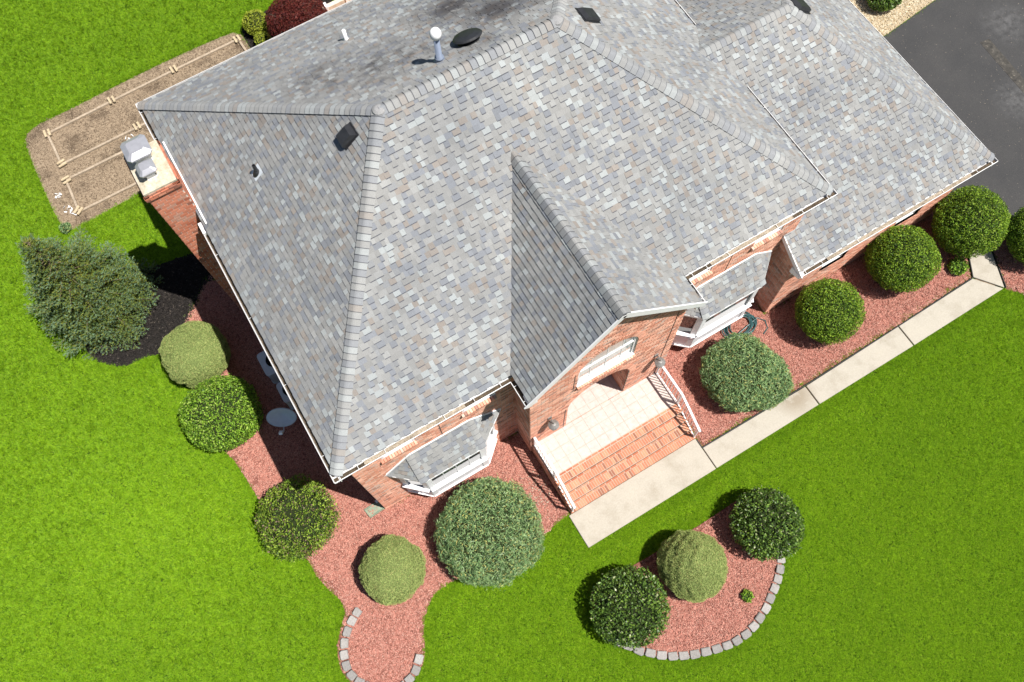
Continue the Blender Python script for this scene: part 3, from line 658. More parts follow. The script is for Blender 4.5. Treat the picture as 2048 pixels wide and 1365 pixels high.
def under(mb, poly3, off=.03):
    P = [V3(*p) for p in poly3]; n = np.cross(P[1]-P[0], P[2]-P[0]); n /= np.linalg.norm(n); n = n if n[2] > 0 else -n
    k = len(P); lo = [p-n*off for p in P]; T = [p-n*.004 for p in P]
    mb.add(T+lo, [tuple(range(k)), tuple(k+i for i in reversed(range(k)))]+[(i, (i+1) % k, (i+1) % k+k, i+k) for i in range(k)])

def bay(tl, t0, t1, tr, yf, pane_n):
    """tl/tr: tips on the wall, t0/t1: front corners (x); body below"""
    zt, ze, zf = 3.86, 3.28, 3.08
    yw_ = OV-.012
    TL, TR, T0, T1, F0, F1 = (tl, yw_, ze), (tr, yw_, ze), (t0, yw_, zt), (t1, yw_, zt), (t0, yf, zf), (t1, yf, zf)
    un = MB()
    for pl in ((F0, F1, T1, T0), (TL, F0, T0), (F1, TR, T1)): under(un, pl, .05)
    br = obj('bay_roof', un, M['underlay'], house); ms = MB()
    shingles(ms, F0, F1, (F0, F1, T1, T0), None); shingles(ms, TL, F0, (TL, F0, T0), None); shingles(ms, F1, TR, (F1, TR, T1), None)
    obj('shingles', ms, M['shingle'], br, 'stuff')
    fl = MB()
    for a, b in ((TL, T0), (T0, T1), (T1, TR)): fl.bar(V3(*a)+V3(0, -.012, .03), V3(*b)+V3(0, -.012, .03), .03, .05)
    for a, b in ((TL, F0), (F0, F1), (F1, TR)): fl.bar(V3(*a)-V3(0, 0, .06), V3(*b)-V3(0, 0, .06), .03, .085)
    obj('flashing', fl, M['white'], br)
    global DROOP
    DROOP = .03; cm = MB(); cap_line(cm, F0, T0, None, .12); cap_line(cm, F1, T1, None, .12); obj('ridge_caps', cm, M['shingle'], br, 'stuff'); DROOP = .055
    # body
    z0, z1 = .5, ze-.24; yb = yf+.10; A, B, C_, D_ = (tl+.22, OV), (t0+.02, yb), (t1+.08, yb), (tr-.25, OV)
    bd = MB()
    def panel(p, q_, za, zb, th=.06):
        p3, q3 = V3(*p, 0), V3(*q_, 0); d = (q3-p3)/np.linalg.norm(q3-p3); nn = V3(d[1], -d[0], 0)
        bd.add([p3+V3(0, 0, za), q3+V3(0, 0, za), q3+V3(0, 0, zb), p3+V3(0, 0, zb), p3+nn*-th+V3(0, 0, za), q3-nn*th+V3(0, 0, za), q3-nn*th+V3(0, 0, zb), p3-nn*th+V3(0, 0, zb)],
               [(0, 1, 2, 3), (4, 7, 6, 5), (0, 4, 5, 1), (3, 2, 6, 7), (0, 3, 7, 4), (1, 5, 6, 2)])
    ZL = 1.55
    for p, q_ in ((A, B), (B, C_), (C_, D_)):
        panel(p, q_, z0, ZL)
    bd.add([(*A, z0), (*B, z0), (*C_, z0), (*D_, z0)], [(3, 2, 1, 0)]); bw = obj('bay_window', bd, M['vinyl'], house); bd = MB()
    for p, q_ in ((A, B), (B, C_), (C_, D_)): panel(p, q_, z1-.12, z1)
    bd.add([(*A, z1), (*B, z1), (*C_, z1), (*D_, z1)], [(0, 1, 2, 3)]); obj('window_header', bd, M['vinyl'], bw)
    fr = MB()
    for p, q_, nm in ((A, B, 0), (B, C_, pane_n), (C_, D_, 0)):
        p3, q3 = V3(*p, 0), V3(*q_, 0); L = np.linalg.norm(q3-p3); d = (q3-p3)/L; nn = V3(d[1], -d[0], 0)
        def at(s, off, z): return p3+d*s+nn*off+V3(0, 0, z)
        for s in (.075, L-.075): fr.obox(at(s, .0, (z0+z1)/2), (d, nn, V3(0, 0, 1)), (.075, .02, (z1-z0)/2-.002))
        for za in (ZL, z0+.08, ZL-.22, z1-.08): fr.obox(at(L/2, .015, za), (d, nn, V3(0, 0, 1)), (L/2-.002, .03, .028))
        fr.obox(at(L/2, .035, ZL+.015), (d, nn, V3(0, 0, 1)), (L/2-.01, .07, .02))
        for k in range(1, nm): fr.obox(at(.1+(L-.2)*k/nm, -.01, (ZL+z1)/2), (d, nn, V3(0, 0, 1)), (.009, .014, (z1-ZL)/2-.05))
        g = MB(); g.obox(at(L/2, -.03, (ZL+z1)/2), (d, nn, V3(0, 0, 1)), (L/2-.08, .006, (z1-ZL)/2-.03)); obj('pane', g, M['glass'], bw)
    obj('window_frame', fr, M['white'], bw)
def cap_line(mb, p, q_, cands, half=.15, E=.15, droop=None):
    """overlapping bent caps from p (low) to q_ (high)"""
    p, q_ = V3(*p), V3(*q_); d = q_-p; L = np.linalg.norm(d); d /= L; s = np.cross(d, V3(0, 0, 1)); s /= np.linalg.norm(s); n = np.cross(s, d)
    k = int(L/E)
    for i in range(k):
        o = p+d*(L*i/k); ci = RS.choice(6, p=TABP)
        if cands is not None: cands.append((px_area([o-s*half, o+s*half, o+s*half+d*E, o-s*half+d*E]), o, d, s, n, ci, half, mb, droop))
        else: cap_geo(mb, o, d, s, n, half, SPAL_[ci])
    return
DROOP = .055
def cap_geo(mb, o, d, s, n, half, t, E=.165, droop=None):
    pr = [(-1, -1), (-.62, -.55), (-.25, -.16), (0, -.08), (.25, -.16), (.62, -.55), (1, -1)]; dr_ = DROOP if droop is None else droop
    A = [o+s*(half*x)+n*(.034+dr_*(z+.12)) for x, z in pr]; B = [o+d*E+s*(half*x*.97)+n*(.018+dr_*(z+.12)) for x, z in pr]; C_ = [a-n*.02 for a in A]; t = tuple(np.array(t)*.75+np.array(SPAL_[4])*.32)
    k = len(pr); F = [(i, i+1, k+i+1, k+i) for i in range(k-1)]
    mb.add(A+B, F, t); mb.add(A+C_, [(i+1, i, k+i, k+i+1) for i in range(k-1)], tuple(np.array(t)*.55))
    D_ = [a+d*.010+n*.0015 for a in A]; D0 = [a+n*.002 for a in A]; mb.add(D0+D_, F, (.12, .124, .14))
bay(.91, 1.67, 3.35, 4.24, -.30, 4); bay(9.45, 10.26, 12.10, 12.80, -.34, 1)

# ---------------------------------------------------------------- main roof
A_, B_, C0, R1, R2 = (0, 0, He), (0, D, He), (W, 0, He), (ra, rr, Hr), (rb, rr, Hr); BR = (W, D, He)
def inset(poly3): return poly3
un = MB()
def toward(p, t_, f=.036): return tuple(V3(*p)+(V3(*t_)-V3(*p))*f)
iA, iB, iC, iBR = toward(A_, R1), toward(B_, R1), toward(C0, R2), toward(BR, R2)
for pl in ((iA, iC, R2, R1), (iB, iA, R1), (iBR, iB, R1, R2), (iC, iBR, R2)): under(un, pl)
roof = obj('roof', un, M['underlay'], house)
CHX, CHY0, CHY1 = .16, 7.75, 8.95
def skip_front(p):
    f_ = 1-max(0, p[1])/gy0; return .35 < p[1] < gy0 and gxr-(gxr-gx+gw)*f_+.3 < p[0] < gxr+(gx+gw-gxr)*f_-.3
def skip_left(p): return p[0] < .15 and 7.1 < p[1] < 9.9
def skip_right(p): return p[2] < He+gs*0 + 5 and GRX < p[0] and abs(p[1]-ggr) < (Hgr-p[2])/gs-.15 and p[2] > He
ms = MB()
shingles(ms, A_, C0, (A_, C0, R2, R1), skip_front, voff=.138, cand=CANDS)
shingles(ms, B_, A_, (B_, A_, R1), skip_left, voff=.138, hs=(.023, .017))
shingles(ms, BR, B_, (BR, B_, R1, R2), None, voff=.138)
shingles(ms, C0, BR, (C0, BR, R2), skip_right, voff=.138)
# gable roof
G0, G1, GLF, GRF = (gxr, gy0+.06, Hg), (gxr, -gp, Hg), (gx-gw, -gp, He), (gx+gw, -gp, He)
un = MB(); gsl_pts_l = (GLF, G1, G0, (gx-gw, 0, He)); gsl_pts_r = (GRF, (gx+gw, 0, He), G0, G1)
def inx(p, s_): return (p[0]+s_*.15, p[1], p[2]+.15*(gsl if s_ > 0 else gsr))
for pl in ((inx(GLF, 1), G1, G0, inx((gx-gw, 0, He), 1)), (inx(GRF, -1), inx((gx+gw, 0, He), -1), G0, G1)): under(un, pl)
groof = obj('gable_roof', un, M['underlay'], house); mg = MB()
shingles(mg, (gx-gw, 0, He), GLF, gsl_pts_l, None, voff=.138, E=.14, hs=(.026, .021))
shingles(mg, GRF, (gx+gw, 0, He), gsl_pts_r, None, voff=.138, E=.14)
# small return of shingles where the gable valley meets the eave
# garage roof
GA, GB_, GC = (GX0, -q, Hge), (GX1, -q, Hge), (gb, ggr, Hgr); GR0 = (GRX-.3, ggr, Hgr); GBB = (GX1, GBY, Hge)
zi = Hge+gs*(OV+q)
GI = (GX0, OV, zi); GI2 = (W-OV, OV, zi); GTOP = (W-OV, ggr, Hgr)
un = MB(); pf = (GA, GB_, GC, (GX0, ggr, Hgr)); pr2 = (GB_, GBB, GC); pbk = (GBB, (GX0, GBY, Hge), (GX0, ggr, Hgr), GC)
iG, iGB, ig0 = toward(GB_, GC), toward(GBB, GC), -q+(ggr+q)*.036
under(un, ((GX0, ig0, iG[2]), (W-OV, ig0, iG[2]), GI2, GI)); under(un, ((W-OV, ig0, iG[2]), iG, GC, GTOP)); under(un, (iG, iGB, GC)); under(un, (iGB, (W-OV, iGB[1], iGB[2]), GTOP, GC))
garoof = obj('garage_roof', un, M['underlay'], house); mga = MB()
def skip_ga(p):
    if p[0] < W-OV-.02 and p[1] > OV+.05 and p[2] < He-.1: return True
    if p[0] < W: 
        zm_ = He+(W-p[0])*(Hr-He)/(W-rb); return p[2] < zm_-.12 and p[1] > OV
    return False
WX = W-OV; zs_ = Hge+gs*(3.4+q)
shingles(mga, GA, GB_, (GA, (WX, -q, Hge), (WX, OV, zi), (GX0, OV, zi)), None, voff=.138)
shingles(mga, GA, GB_, ((WX, -q, Hge), GB_, GC, (WX, ggr, Hgr)), None, voff=.138, cand=CANDS)
shingles(mga, (WX, -q, Hge), GB_, ((12.4, 3.4, zs_), (WX, 3.4, zs_), (WX, ggr, Hgr), (12.4, ggr, Hgr)), skip_ga, voff=.138)
shingles(mga, GB_, GBB, pr2, None, voff=.138); shingles(mga, GBB, (GX0, GBY, Hge), (GBB, (GX0, GBY, Hge), GR0, GC), skip_ga, voff=.138)
# the 300 tabs that show largest become shingles of their own
CANDS.sort(key=lambda c: -c[0]); TABMESH = {}
def tab_mesh(wi, ci):
    if (wi, ci) not in TABMESH:
        mbt = MB(); w = WID[wi]; I = np.eye(3); piece(mbt, V3(0, 0, 0), I[0], I[1], I[2], [(0, 0), (w, 0), (w, EXPO), (0, EXPO)], 0, .021, .007, SPAL_[ci], EXPO, tuple(np.array(SPAL_[ci])*.55))
        band(mbt, V3(0, 0, 0), I[0], I[1], I[2], 0, w, 0, [(-1, -1), (1, -1), (1, 1), (-1, 1)])
        me = mbt.mesh('shingle'); me.materials.append(M['shingle']); TABMESH[(wi, ci)] = me
    return TABMESH[(wi, ci)]
OWN = {id(ms): roof, id(mg): groof, id(mga): garoof}
for i, (ar, o, u, v, n, wi, ci, mbx) in enumerate(CANDS):
    if i < 300:
        ob = link('shingle', tab_mesh(wi, ci), None, OWN[id(mbx)]); mt = Matrix.Identity(4)
        for k, ax in enumerate((u, v, n)):
            for j in range(3): mt[j][k] = ax[j]
        for j in range(3): mt[j][3] = o[j]
        ob.matrix_basis = mt
    else:
        w = WID[wi]; t = tuple(np.array(SPAL_[ci])*(.9+.2*RS.rand()))
        piece(mbx, o, u, v, n, [(0, 0), (w, 0), (w, EXPO), (0, EXPO)], 0, .021, .007, t, EXPO, tuple(np.array(t)*.55))
        band(mbx, o, u, v, n, 0, w, 0, [(-1, -1), (1, -1), (1, 1), (-1, 1)])
for mbx, pa in ((ms, roof), (mg, groof), (mga, garoof)): obj('shingles', mbx, M['shingle'], pa, 'stuff')
# hip and ridge caps
CC = []; mcap = MB(); mcg = MB(); mcga = MB()
def ins_pt(p, q_, d_): p = V3(*p); q_ = V3(*q_); return p+(q_-p)/np.linalg.norm(q_-p)*d_
for a, b, mbx, dr_ in ((A_, R1, mcap, .065), (B_, R1, mcap, .065), (C0, R2, mcap, .065), (R1, R2, mcap, .095), (BR, R2, mcap, .065), (G1, (gxr, gy0, Hg), mcg, .155), (GB_, GC, mcga, .065), (GC, (GRX, ggr, Hgr), mcga, .09), (GBB, GC, mcga, .065)):
    a2 = ins_pt(a, b, .17) if a not in (R1, G1, GC) else V3(*a)
    cap_line(mbx, a2, V3(*b), CC, droop=dr_)
CC.sort(key=lambda c: -c[0]); CM = {}
OWNC = {id(mcap): roof, id(mcg): groof, id(mcga): garoof}
for i, (ar, o, d, s, n, ci, half, mbx, dr_) in enumerate(CC):
    if i < 300:
        if (ci, dr_) not in CM:
            t_ = MB(); I = np.eye(3); cap_geo(t_, V3(0, 0, 0), I[0], -I[1], I[2], half, SPAL_[ci], droop=dr_); me = t_.mesh('ridge_cap'); me.materials.append(M['shingle']); CM[(ci, dr_)] = me
        ob = link('ridge_cap', CM[(ci, dr_)], None, OWNC[id(mbx)]); mt = Matrix.Identity(4)
        for k, ax in enumerate((d, -s, n)):
            for j in range(3): mt[j][k] = ax[j]
        for j in range(3): mt[j][3] = o[j]
        ob.matrix_basis = mt
    else: cap_geo(mbx, o, d, s, n, half, SPAL_[ci], droop=dr_)
for mbx, pa in ((mcap, roof), (mcg, groof), (mcga, garoof)):
    if mbx.v: obj('ridge_caps', mbx, M['shingle'], pa, 'stuff')
mb = MB()      # metal peak caps where hips meet the ridge
for p in (R1, R2):
    mb = MB(); mb.lathe((p[0], p[1], p[2]-.02), [(.15, -.05), (.135, .01), (.08, .045), (.02, .055)], 12, tint=(.29, .29, .29)); obj('peak_cap', mb, M['shingle'], roof)

# ---------------------------------------------------------------- gutters, fascia, soffit
def gutter(p, q_, out, deb='debris', dw=.07, straps=2.2, ends=True):
    """p->q_ along the outer lip; out = outward unit vector"""
    p, q_, out = V3(*p), V3(*q_), V3(*out); d = q_-p; L = np.linalg.norm(d); d /= L
    prof = [(0, 0), (.014, -.004), (.014, -.03), (-.004, -.10), (-.115, -.10), (-.12, -.06), (-.112, -.06), (-.106, -.09), (-.012, -.09), (.0, -.035), (0, 0)]
    mb = MB(); k = len(prof); S = [p+out*x+V3(0, 0, z) for x, z in prof]; T = [s+d*L for s in S]
    mb.add(S+T, [(i, i+1, k+i+1, k+i) for i in range(k-1)])
    if ends: mb.add(S[:-1], [tuple(range(k-1))]); mb.add(T[:-1], [tuple(reversed(range(k-1)))])
    nS = max(1, int(L/straps))
    for i in range(nS+1):
        c = p+d*(L*(i+.35)/(nS+.7)); mb.bar(c-out*.11+V3(0, 0, .004), c+V3(0, 0, .004), .010, .005)
    g = obj('gutter', mb, M['fascia'], house)
    db = MB(); n_ = max(2, int(L/.08)); Vv = []
    for i in range(n_+1):
        for x in (-.104, -.06, -.014): Vv.append(p+d*(L*i/n_)+out*x+V3(0, 0, -dw+(RS.rand()-.5)*.03))
    db.add(Vv, [(3*i+j, 3*i+j+1, 3*i+j+4, 3*i+j+3) for i in range(n_) for j in range(2)]); obj('gutter_debris', db, M[deb], g)
    fb = MB(); a, b = p-out*.135-V3(0, 0, .10), q_-out*.135-V3(0, 0, .10); fb.bar(a-V3(0, 0, .02), b-V3(0, 0, .02), .025, .12); obj('fascia', fb, M['fascia'], g)
gutter((0, .0, He), (0, 7.08, He), (-1, 0, 0)); gutter((0, 9.92, He), (0, D, He), (-1, 0, 0))
gutter((0, 0, He), (.75, 0, He), (0, -1, 0)); gutter((.75, 0, He), (3.3, 0, He), (0, -1, 0), 'leaf_debris', .03, 99); gutter((3.3, 0, He), (gx-gw, 0, He), (0, -1, 0))
gutter((gx+gw, 0, He), (10.0, 0, He), (0, -1, 0)); gutter((10.0, 0, He), (12.4, 0, He), (0, -1, 0), 'leaf_debris', .035, 99); gutter((12.4, 0, He), (W, 0, He), (0, -1, 0))
gutter((W, 0, He), (W, 3.67, He), (1, 0, 0)); gutter((W, 5.95, He), (W, D, He), (1, 0, 0)); gutter((W, D, He), (0, D, He), (0, 1, 0))
gutter((gx-gw, -gp, He), (gx-gw, 0, He), (-1, 0, 0), straps=.5); gutter((gx+gw, 0, He), (gx+gw, -gp, He), (1, 0, 0), straps=.4)
gutter((GX0, -q, Hge), (13.9, -q, Hge), (0, -1, 0)); gutter((13.9, -q, Hge), (18.9, -q, Hge), (0, -1, 0), 'leaf_debris', .03, 99); gutter((18.9, -q, Hge), (GX1, -q, Hge), (0, -1, 0))
gutter((GX1, -q, Hge), (GX1, GBY, Hge), (1, 0, 0)); gutter((GX1, GBY, Hge), (W, GBY, Hge), (0, 1, 0))
mb = MB(); z_ = ZS
mb.box((.14, .14, z_-.02), (W-.14, OV+.05, z_)); mb.box((.14, D-OV-.05, z_-.02), (W-.14, D-.14, z_)); mb.box((.14, OV+.05, z_-.02), (OV+.05, 7.1, z_)); mb.box((.14, 9.0, z_-.02), (OV+.05, D-OV-.05, z_)); mb.box((W-OV-.05, OV+.05, z_-.02), (W-.14, D-OV-.05, z_))
mb.box((W-OV, -q+.14, Hge-.2), (GX1-.14, GWY0+.04, Hge-.18)); mb.box((GWX1-.04, GWY0+.04, Hge-.2), (GX1-.14, GBY-.14, Hge-.18))
obj('soffit', mb, M['soffit'], house)
# rake boards on the gable and on the garage's left edge, soffit returns, white board beside the chimney
mb = MB()
for a, b in ((GLF, G1), (G1, GRF)):
    mb.bar(V3(*a)+V3(0, .012, -.085), V3(*b)+V3(0, .012, -.085), .03, .17); 
    mb.bar(V3(*a)+V3(0, .16, -.15), V3(*b)+V3(0, .16, -.15), .26, .02)
obj('rake_board', mb, M['white'], house); mb = MB(); mb.bar(V3(GX0+.012, -q, Hge-.08), V3(GX0+.012, OV, zi-.08), .028, .17); obj('rake_board', mb, M['white'], house)
mb = MB()
mb.add([(GX0-.02, -q+.02, Hge-.02), (GX0-.02, -q+.36, Hge-.02), (GX0-.02, -q+.36, Hge-.30), (GX0-.02, -q+.02, Hge-.16), (GWX0+.05, -q+.02, Hge-.02), (GWX0+.05, -q+.36, Hge-.02), (GWX0+.05, -q+.36, Hge-.30), (GWX0+.05, -q+.02, Hge-.16)],
       [(0, 1, 2, 3), (7, 6, 5, 4), (0, 3, 7, 4), (3, 2, 6, 7), (0, 4, 5, 1)])
for x0, x1 in ((gx-gw+.0, gx-gw+.3), (gx+gw-.24, gx+gw-.0)): mb.box((x0, -gp+.03, He-.2), (x1, YG-.01, He-.09))
mb.box((-.02, 7.12, He-.16), (.17, 7.45, He-.02)); mb.box((.165, 7.2, He+.0), (.205, 9.9, He+.2))
obj('soffit_return', mb, M['white'], house)
# ---------------------------------------------------------------- chimney
CX0, CX1, CZT = -.62, CHX, 7.5
def ctint(): return tuple(np.array(btint())*np.array([.80, .62, .55]))
mb = MB(); mb.box((CX0, CHY0, 0), (CX1, CHY1, CZT)); chim = obj('chimney', mb, M['mortar'], house)
cand = []; mk = MB(); mdum = MB()
brick_face(mdum, mk, (CX0, CHY0-.001, 0), (1, 0, 0), (0, -1, 0), 0, CZT, cut(CX1-CX0, []), cand=cand, tintf=ctint)
brick_face(mdum, mk, (CX0-.001, CHY1, 0), (0, -1, 0), (-1, 0, 0), 0, CZT, cut(CHY1-CHY0, []), tintf=ctint); brick_face(mdum, mk, (CX1+.001, CHY0, 0), (0, 1, 0), (1, 0, 0), 5, CZT, cut(CHY1-CHY0, []), tintf=ctint); brick_face(mdum, mk, (CX1, CHY1+.001, 0), (-1, 0, 0), (0, 1, 0), 0, CZT, cut(CX1-CX0, []), tintf=ctint)
# corbel courses near the top
for k, (e, z_) in enumerate(((.03, CZT-.27), (.06, CZT-.20), (.06, CZT-.132), (.035, CZT-.065))):
    for (o, u, n, L) in (((CX0-e, CHY0-e), (1, 0), (0, -1), CX1-CX0+2*e), ((CX0-e, CHY1+e), (0, -1), (-1, 0), CHY1-CHY0+2*e), ((CX1+e, CHY0-e), (0, 1), (1, 0), CHY1-CHY0+2*e), ((CX1+e, CHY1+e), (-1, 0), (0, 1), CX1-CX0+2*e)):
        s = -(.1 if k % 2 else 0)
        while s < L:
            a, b = max(0, s)+.006, min(L, s+.2)-.006
            if b-a > .03:
                c = V3(o[0]+u[0]*(a+b)/2-n[0]*.06, o[1]+u[1]*(a+b)/2-n[1]*.06, z_+.033); mk.obox(c, (V3(*u, 0), V3(*n, 0), V3(0, 0, 1)), ((b-a)/2, .06, .027), ctint())
            s += .2
obj('bricks', mk, M['brick'], chim, 'stuff')
cand.sort(key=lambda c: -c[0][2]); BM = []
for k in range(14):
    b_ = MB(); add_brick(b_, V3(0, 0, 0), V3(1, 0, 0), V3(0, -1, 0), 0, .198, 0, .087, .011, ctint()); me = b_.mesh('brick'); me.materials.append(M['brick']); BM.append(me)
rest = MB()
for i, (p, pr, _) in enumerate(cand):
    if i < 300:
        ob = link('brick', BM[RS.randint(14)], None, chim); ob.location = tuple(p)
    else: add_brick(rest, p, V3(1, 0, 0), V3(0, -1, 0), 0, .198, 0, .087, .011, ctint())
if rest.v: obj('bricks', rest, M['brick'], chim, 'stuff')
mb = MB(); e = .02; cxm, cym = (CX0+CX1)/2, (CHY0+CHY1)/2
V_ = [(CX0-e, CHY0-e, CZT), (CX1+e, CHY0-e, CZT), (CX1+e, CHY1+e, CZT), (CX0-e, CHY1+e, CZT)]; V_ += [(x, y, CZT+.06) for x, y, z in V_]; V_ += [(cxm+(x-cxm)*.5, cym+(y-cym)*.6, CZT+.11) for x, y, z in V_[:4]]
mb.add(V_, [(0, 1, 5, 4), (1, 2, 6, 5), (2, 3, 7, 6), (3, 0, 4, 7), (4, 5, 9, 8), (5, 6, 10, 9), (6, 7, 11, 10), (7, 4, 8, 11), (8, 9, 10, 11)]); obj('crown_slab', mb, M['crown'], chim)
for cx_, cy_, sx, sy, zz in ((-.25, 8.62, .30, .30, 7.98), (-.27, 8.12, .21, .20, 7.86)):
    mb = MB(); mb.box((cx_-sx*.6, cy_-sy*.6, CZT+.07), (cx_+sx*.6, cy_+sy*.6, zz-.12)); fl = obj('flue', mb, M['brick'], chim)
    mb = MB(); r1 = [(cx_+a*sx, cy_+b*sy) for a, b in ((-1, -.75), (-.75, -1), (.75, -1), (1, -.75), (1, .75), (.75, 1), (-.75, 1), (-1, .75))]
    lv = [(1, 0), (1.0, .035), (.93, .05), (.58, .115), (.55, .12)]; V_ = []; F_ = []
    for s, z_ in lv: V_ += [(cx_+(x-cx_)*s, cy_+(y-cy_)*s, zz+z_) for x, y in r1]
    for i in range(len(lv)-1): F_ += [(i*8+k, i*8+(k+1) % 8, (i+1)*8+(k+1) % 8, (i+1)*8+k) for k in range(8)]
    F_ += [tuple((len(lv)-1)*8+k for k in range(8)), tuple(reversed(range(8)))]; mb.add(V_, F_)
    for a in (-1, 1):
        for b in (-1, 1): mb.bar((cx_+a*sx*.55, cy_+b*sy*.55, zz-.2), (cx_+a*sx*.55, cy_+b*sy*.55, zz), .02, .02, (1, 0, 0))
    obj('chimney_cap', mb, M['metal'], chim)
# ---------------------------------------------------------------- roof vents and pipes
def frame_on(n, down):
    n = V3(*n)/np.linalg.norm(n); d = V3(*down); d -= n*(d@n); d /= np.linalg.norm(d); return np.cross(n, d), d, n
nL = (-(Hr-He)/ra, 0, 1); nB = (0, (Hr-He)/(D-rr), 1); nR = ((Hr-He)/(W-rb), 0, 1); nG = ((Hgr-Hge)/(GX1-gb), 0, 1)
def box_vent(c, n, down, w=.24, l=.30, h=.15):
    s, d, n = frame_on(n, down); c = V3(*c); mb = MB(); mb.obox(c+n*.02, (s, d, n), (w*1.15, l*1.15, .012))
    lo = [(-w, -l), (w, -l), (w, l), (-w, l)]; V_ = [c+s*x+d*y+n*.03 for x, y in lo]+[c+s*x*1.0+d*y*1.0+n*(h*.75 if y > 0 else h*.35) for x, y in lo]+[c+s*x*.78+d*(y*.72+.02)+n*h*(1.0 if y > 0 else .9) for x, y in lo]
    mb.add(V_, [(0, 1, 5, 4), (1, 2, 6, 5), (2, 3, 7, 6), (3, 0, 4, 7), (4, 5, 9, 8), (5, 6, 10, 9), (6, 7, 11, 10), (7, 4, 8, 11), (8, 9, 10, 11)])
    v_ = obj('roof_vent', mb, M['black'], house); return v_
box_vent((3.88, 5.53, 9.18), nL, (-1, 0, 0), .17, .20, .18); box_vent((9.88, 5.62, 9.01), nR, (1, 0, 0), .19, .24, .13); box_vent((16.05, 4.85, 6.36), nG, (1, 0, 0))
s, d, n = frame_on(nB, (0, 1, 0)); c = V3(7.22, 6.26, 9.25); mb = MB()
for r, hh in ((.23, .02),):
    prof = [(.26, .012), (.19, .03), (.19, .09), (.335, .10), (.345, .115), (.31, .15), (.18, .19), (.03, .2)]; V_ = []; sg = 28
    for rad, h in prof: V_ += [c+(s*math.cos(2*math.pi*k/sg)+d*math.sin(2*math.pi*k/sg))*rad+n*h for k in range(sg)]
    mb.add(V_, [(i*sg+k, i*sg+(k+1) % sg, (i+1)*sg+(k+1) % sg, (i+1)*sg+k) for i in range(len(prof)-1) for k in range(sg)]+[tuple((len(prof)-1)*sg+k for k in range(sg))])
obj('attic_fan_cover', mb, M['black'], house, smooth=False)
mb = MB(); b0 = (6.39, 6.06, 9.30); mb.lathe(b0, [(.15, 0), (.13, .07), (.085, .12), (.085, .17), (.10, .175), (.10, .2), (.07, .205), (.062, .88)], 18); fp = obj('flue_pipe', mb, M['shaded_pipe'], house, smooth=True)  # white pipe, its shaded side put into a blue grey base colour
mb = MB(); mb.lathe((6.39, 6.06, 10.12), [(.06, 0), (.115, .02), (.125, .09), (.125, .13), (.10, .19), (.06, .215), (.01, .225)], 18); obj('pipe_cap', mb, M['white'], fp, smooth=True)
mb = MB(); mb.lathe((5.31, 9.26, 7.38), [(.13, 0), (.06, .05), (.05, .07), (.045, .38), (.036, .38), (.036, .25)], 14); obj('vent_pipe', mb, M['white'], house, smooth=True)
mb = MB(); mb.lathe((5.31, 9.26, 7.38), [(.034, .3), (.034, .33)], 14); obj('pipe_bore', mb, M['black'], house)
mb = MB(); mb.lathe((1.85, 6.91, 7.55), [(.13, -.06), (.07, .07), (.05, .09), (.042, .30), (.03, .30), (.03, .2)], 14); obj('plumbing_vent', mb, M['black'], house)
mb = MB(); s, d, n = frame_on(nL, (-1, 0, 0)); mb.obox(V3(1.85, 6.91, 7.55)+n*.022, (s, d, n), (.14, .15, .005)); obj('pipe_flashing', mb, M['acpaint'], house)
# downspouts
mb = MB()
for x, y, zt in ((OV+.12, OV-.07, ZS), (13.3, OV-.06, ZS)):
    if x < 5: mb.box((OV-.09, OV+.24, .12), (OV-.02, OV+.33, zt)); mb.bar((OV-.05, OV+.29, .12), (OV-.16, OV+.29, .05), .08, .06)
obj('downspout', mb, M['vinyl'], house)

# ================================================================ FRONT STOOP
SX0, SX1 = 4.76, 8.99
stoop = thing('front_stoop', 'brick front steps with a pale tiled porch floor under the arch', 'steps', (6.87, -1.5, 0))
TREADS = [(-1.50, -1.775, PZ), (-1.775, -2.035, PZ-.175), (-2.035, -2.295, PZ-.35), (-2.295, -2.555, PZ-.525)]
core = MB(); core.box((SX0+.01, YG-.012-1.05, 0), (SX1-.01, YG-.012, PZ-.02))
core.box((SX0+.01, -2.545, 0), (SX1-.01, -2.30, PZ-.525-.004)); core.box((SX0+.01, -2.30, 0), (SX1-.01, -2.04, PZ-.35-.004)); core.box((SX0+.01, -2.04, 0), (SX1-.01, -1.78, PZ-.175-.004)); core.box((SX0+.01, -1.78, 0), (SX1-.01, YG-1.062, PZ-.004))
obj('step_core', core, M['stoopmortar'], stoop)
def stint(): t = btint(); return tuple(np.array(t)*np.array([.68, .53, .43]))
def sbrick(sz, cols=12):
    out = []
    for k in range(cols):
        b = MB(); hx, hy, hz = (v/2 for v in sz); e = .003
        V_ = [(x*hx, y*hy, -hz) for x, y in ((-1, -1), (1, -1), (1, 1), (-1, 1))]+[(x*hx, y*hy, hz-e) for x, y in ((-1, -1), (1, -1), (1, 1), (-1, 1))]+[(x*(hx-e), y*(hy-e), hz) for x, y in ((-1, -1), (1, -1), (1, 1), (-1, 1))]
        b.add(V_, [(0, 1, 5, 4), (1, 2, 6, 5), (2, 3, 7, 6), (3, 0, 4, 7), (4, 5, 9, 8), (5, 6, 10, 9), (6, 7, 11, 10), (7, 4, 8, 11), (8, 9, 10, 11)], stint())
        me = b.mesh('brick'); me.materials.append(M['brick']); out.append(me)
    return out
ROWL = sbrick((.060, .188, .10)); STR = sbrick((.192, .054, .10)); rest = MB(); nb = 0
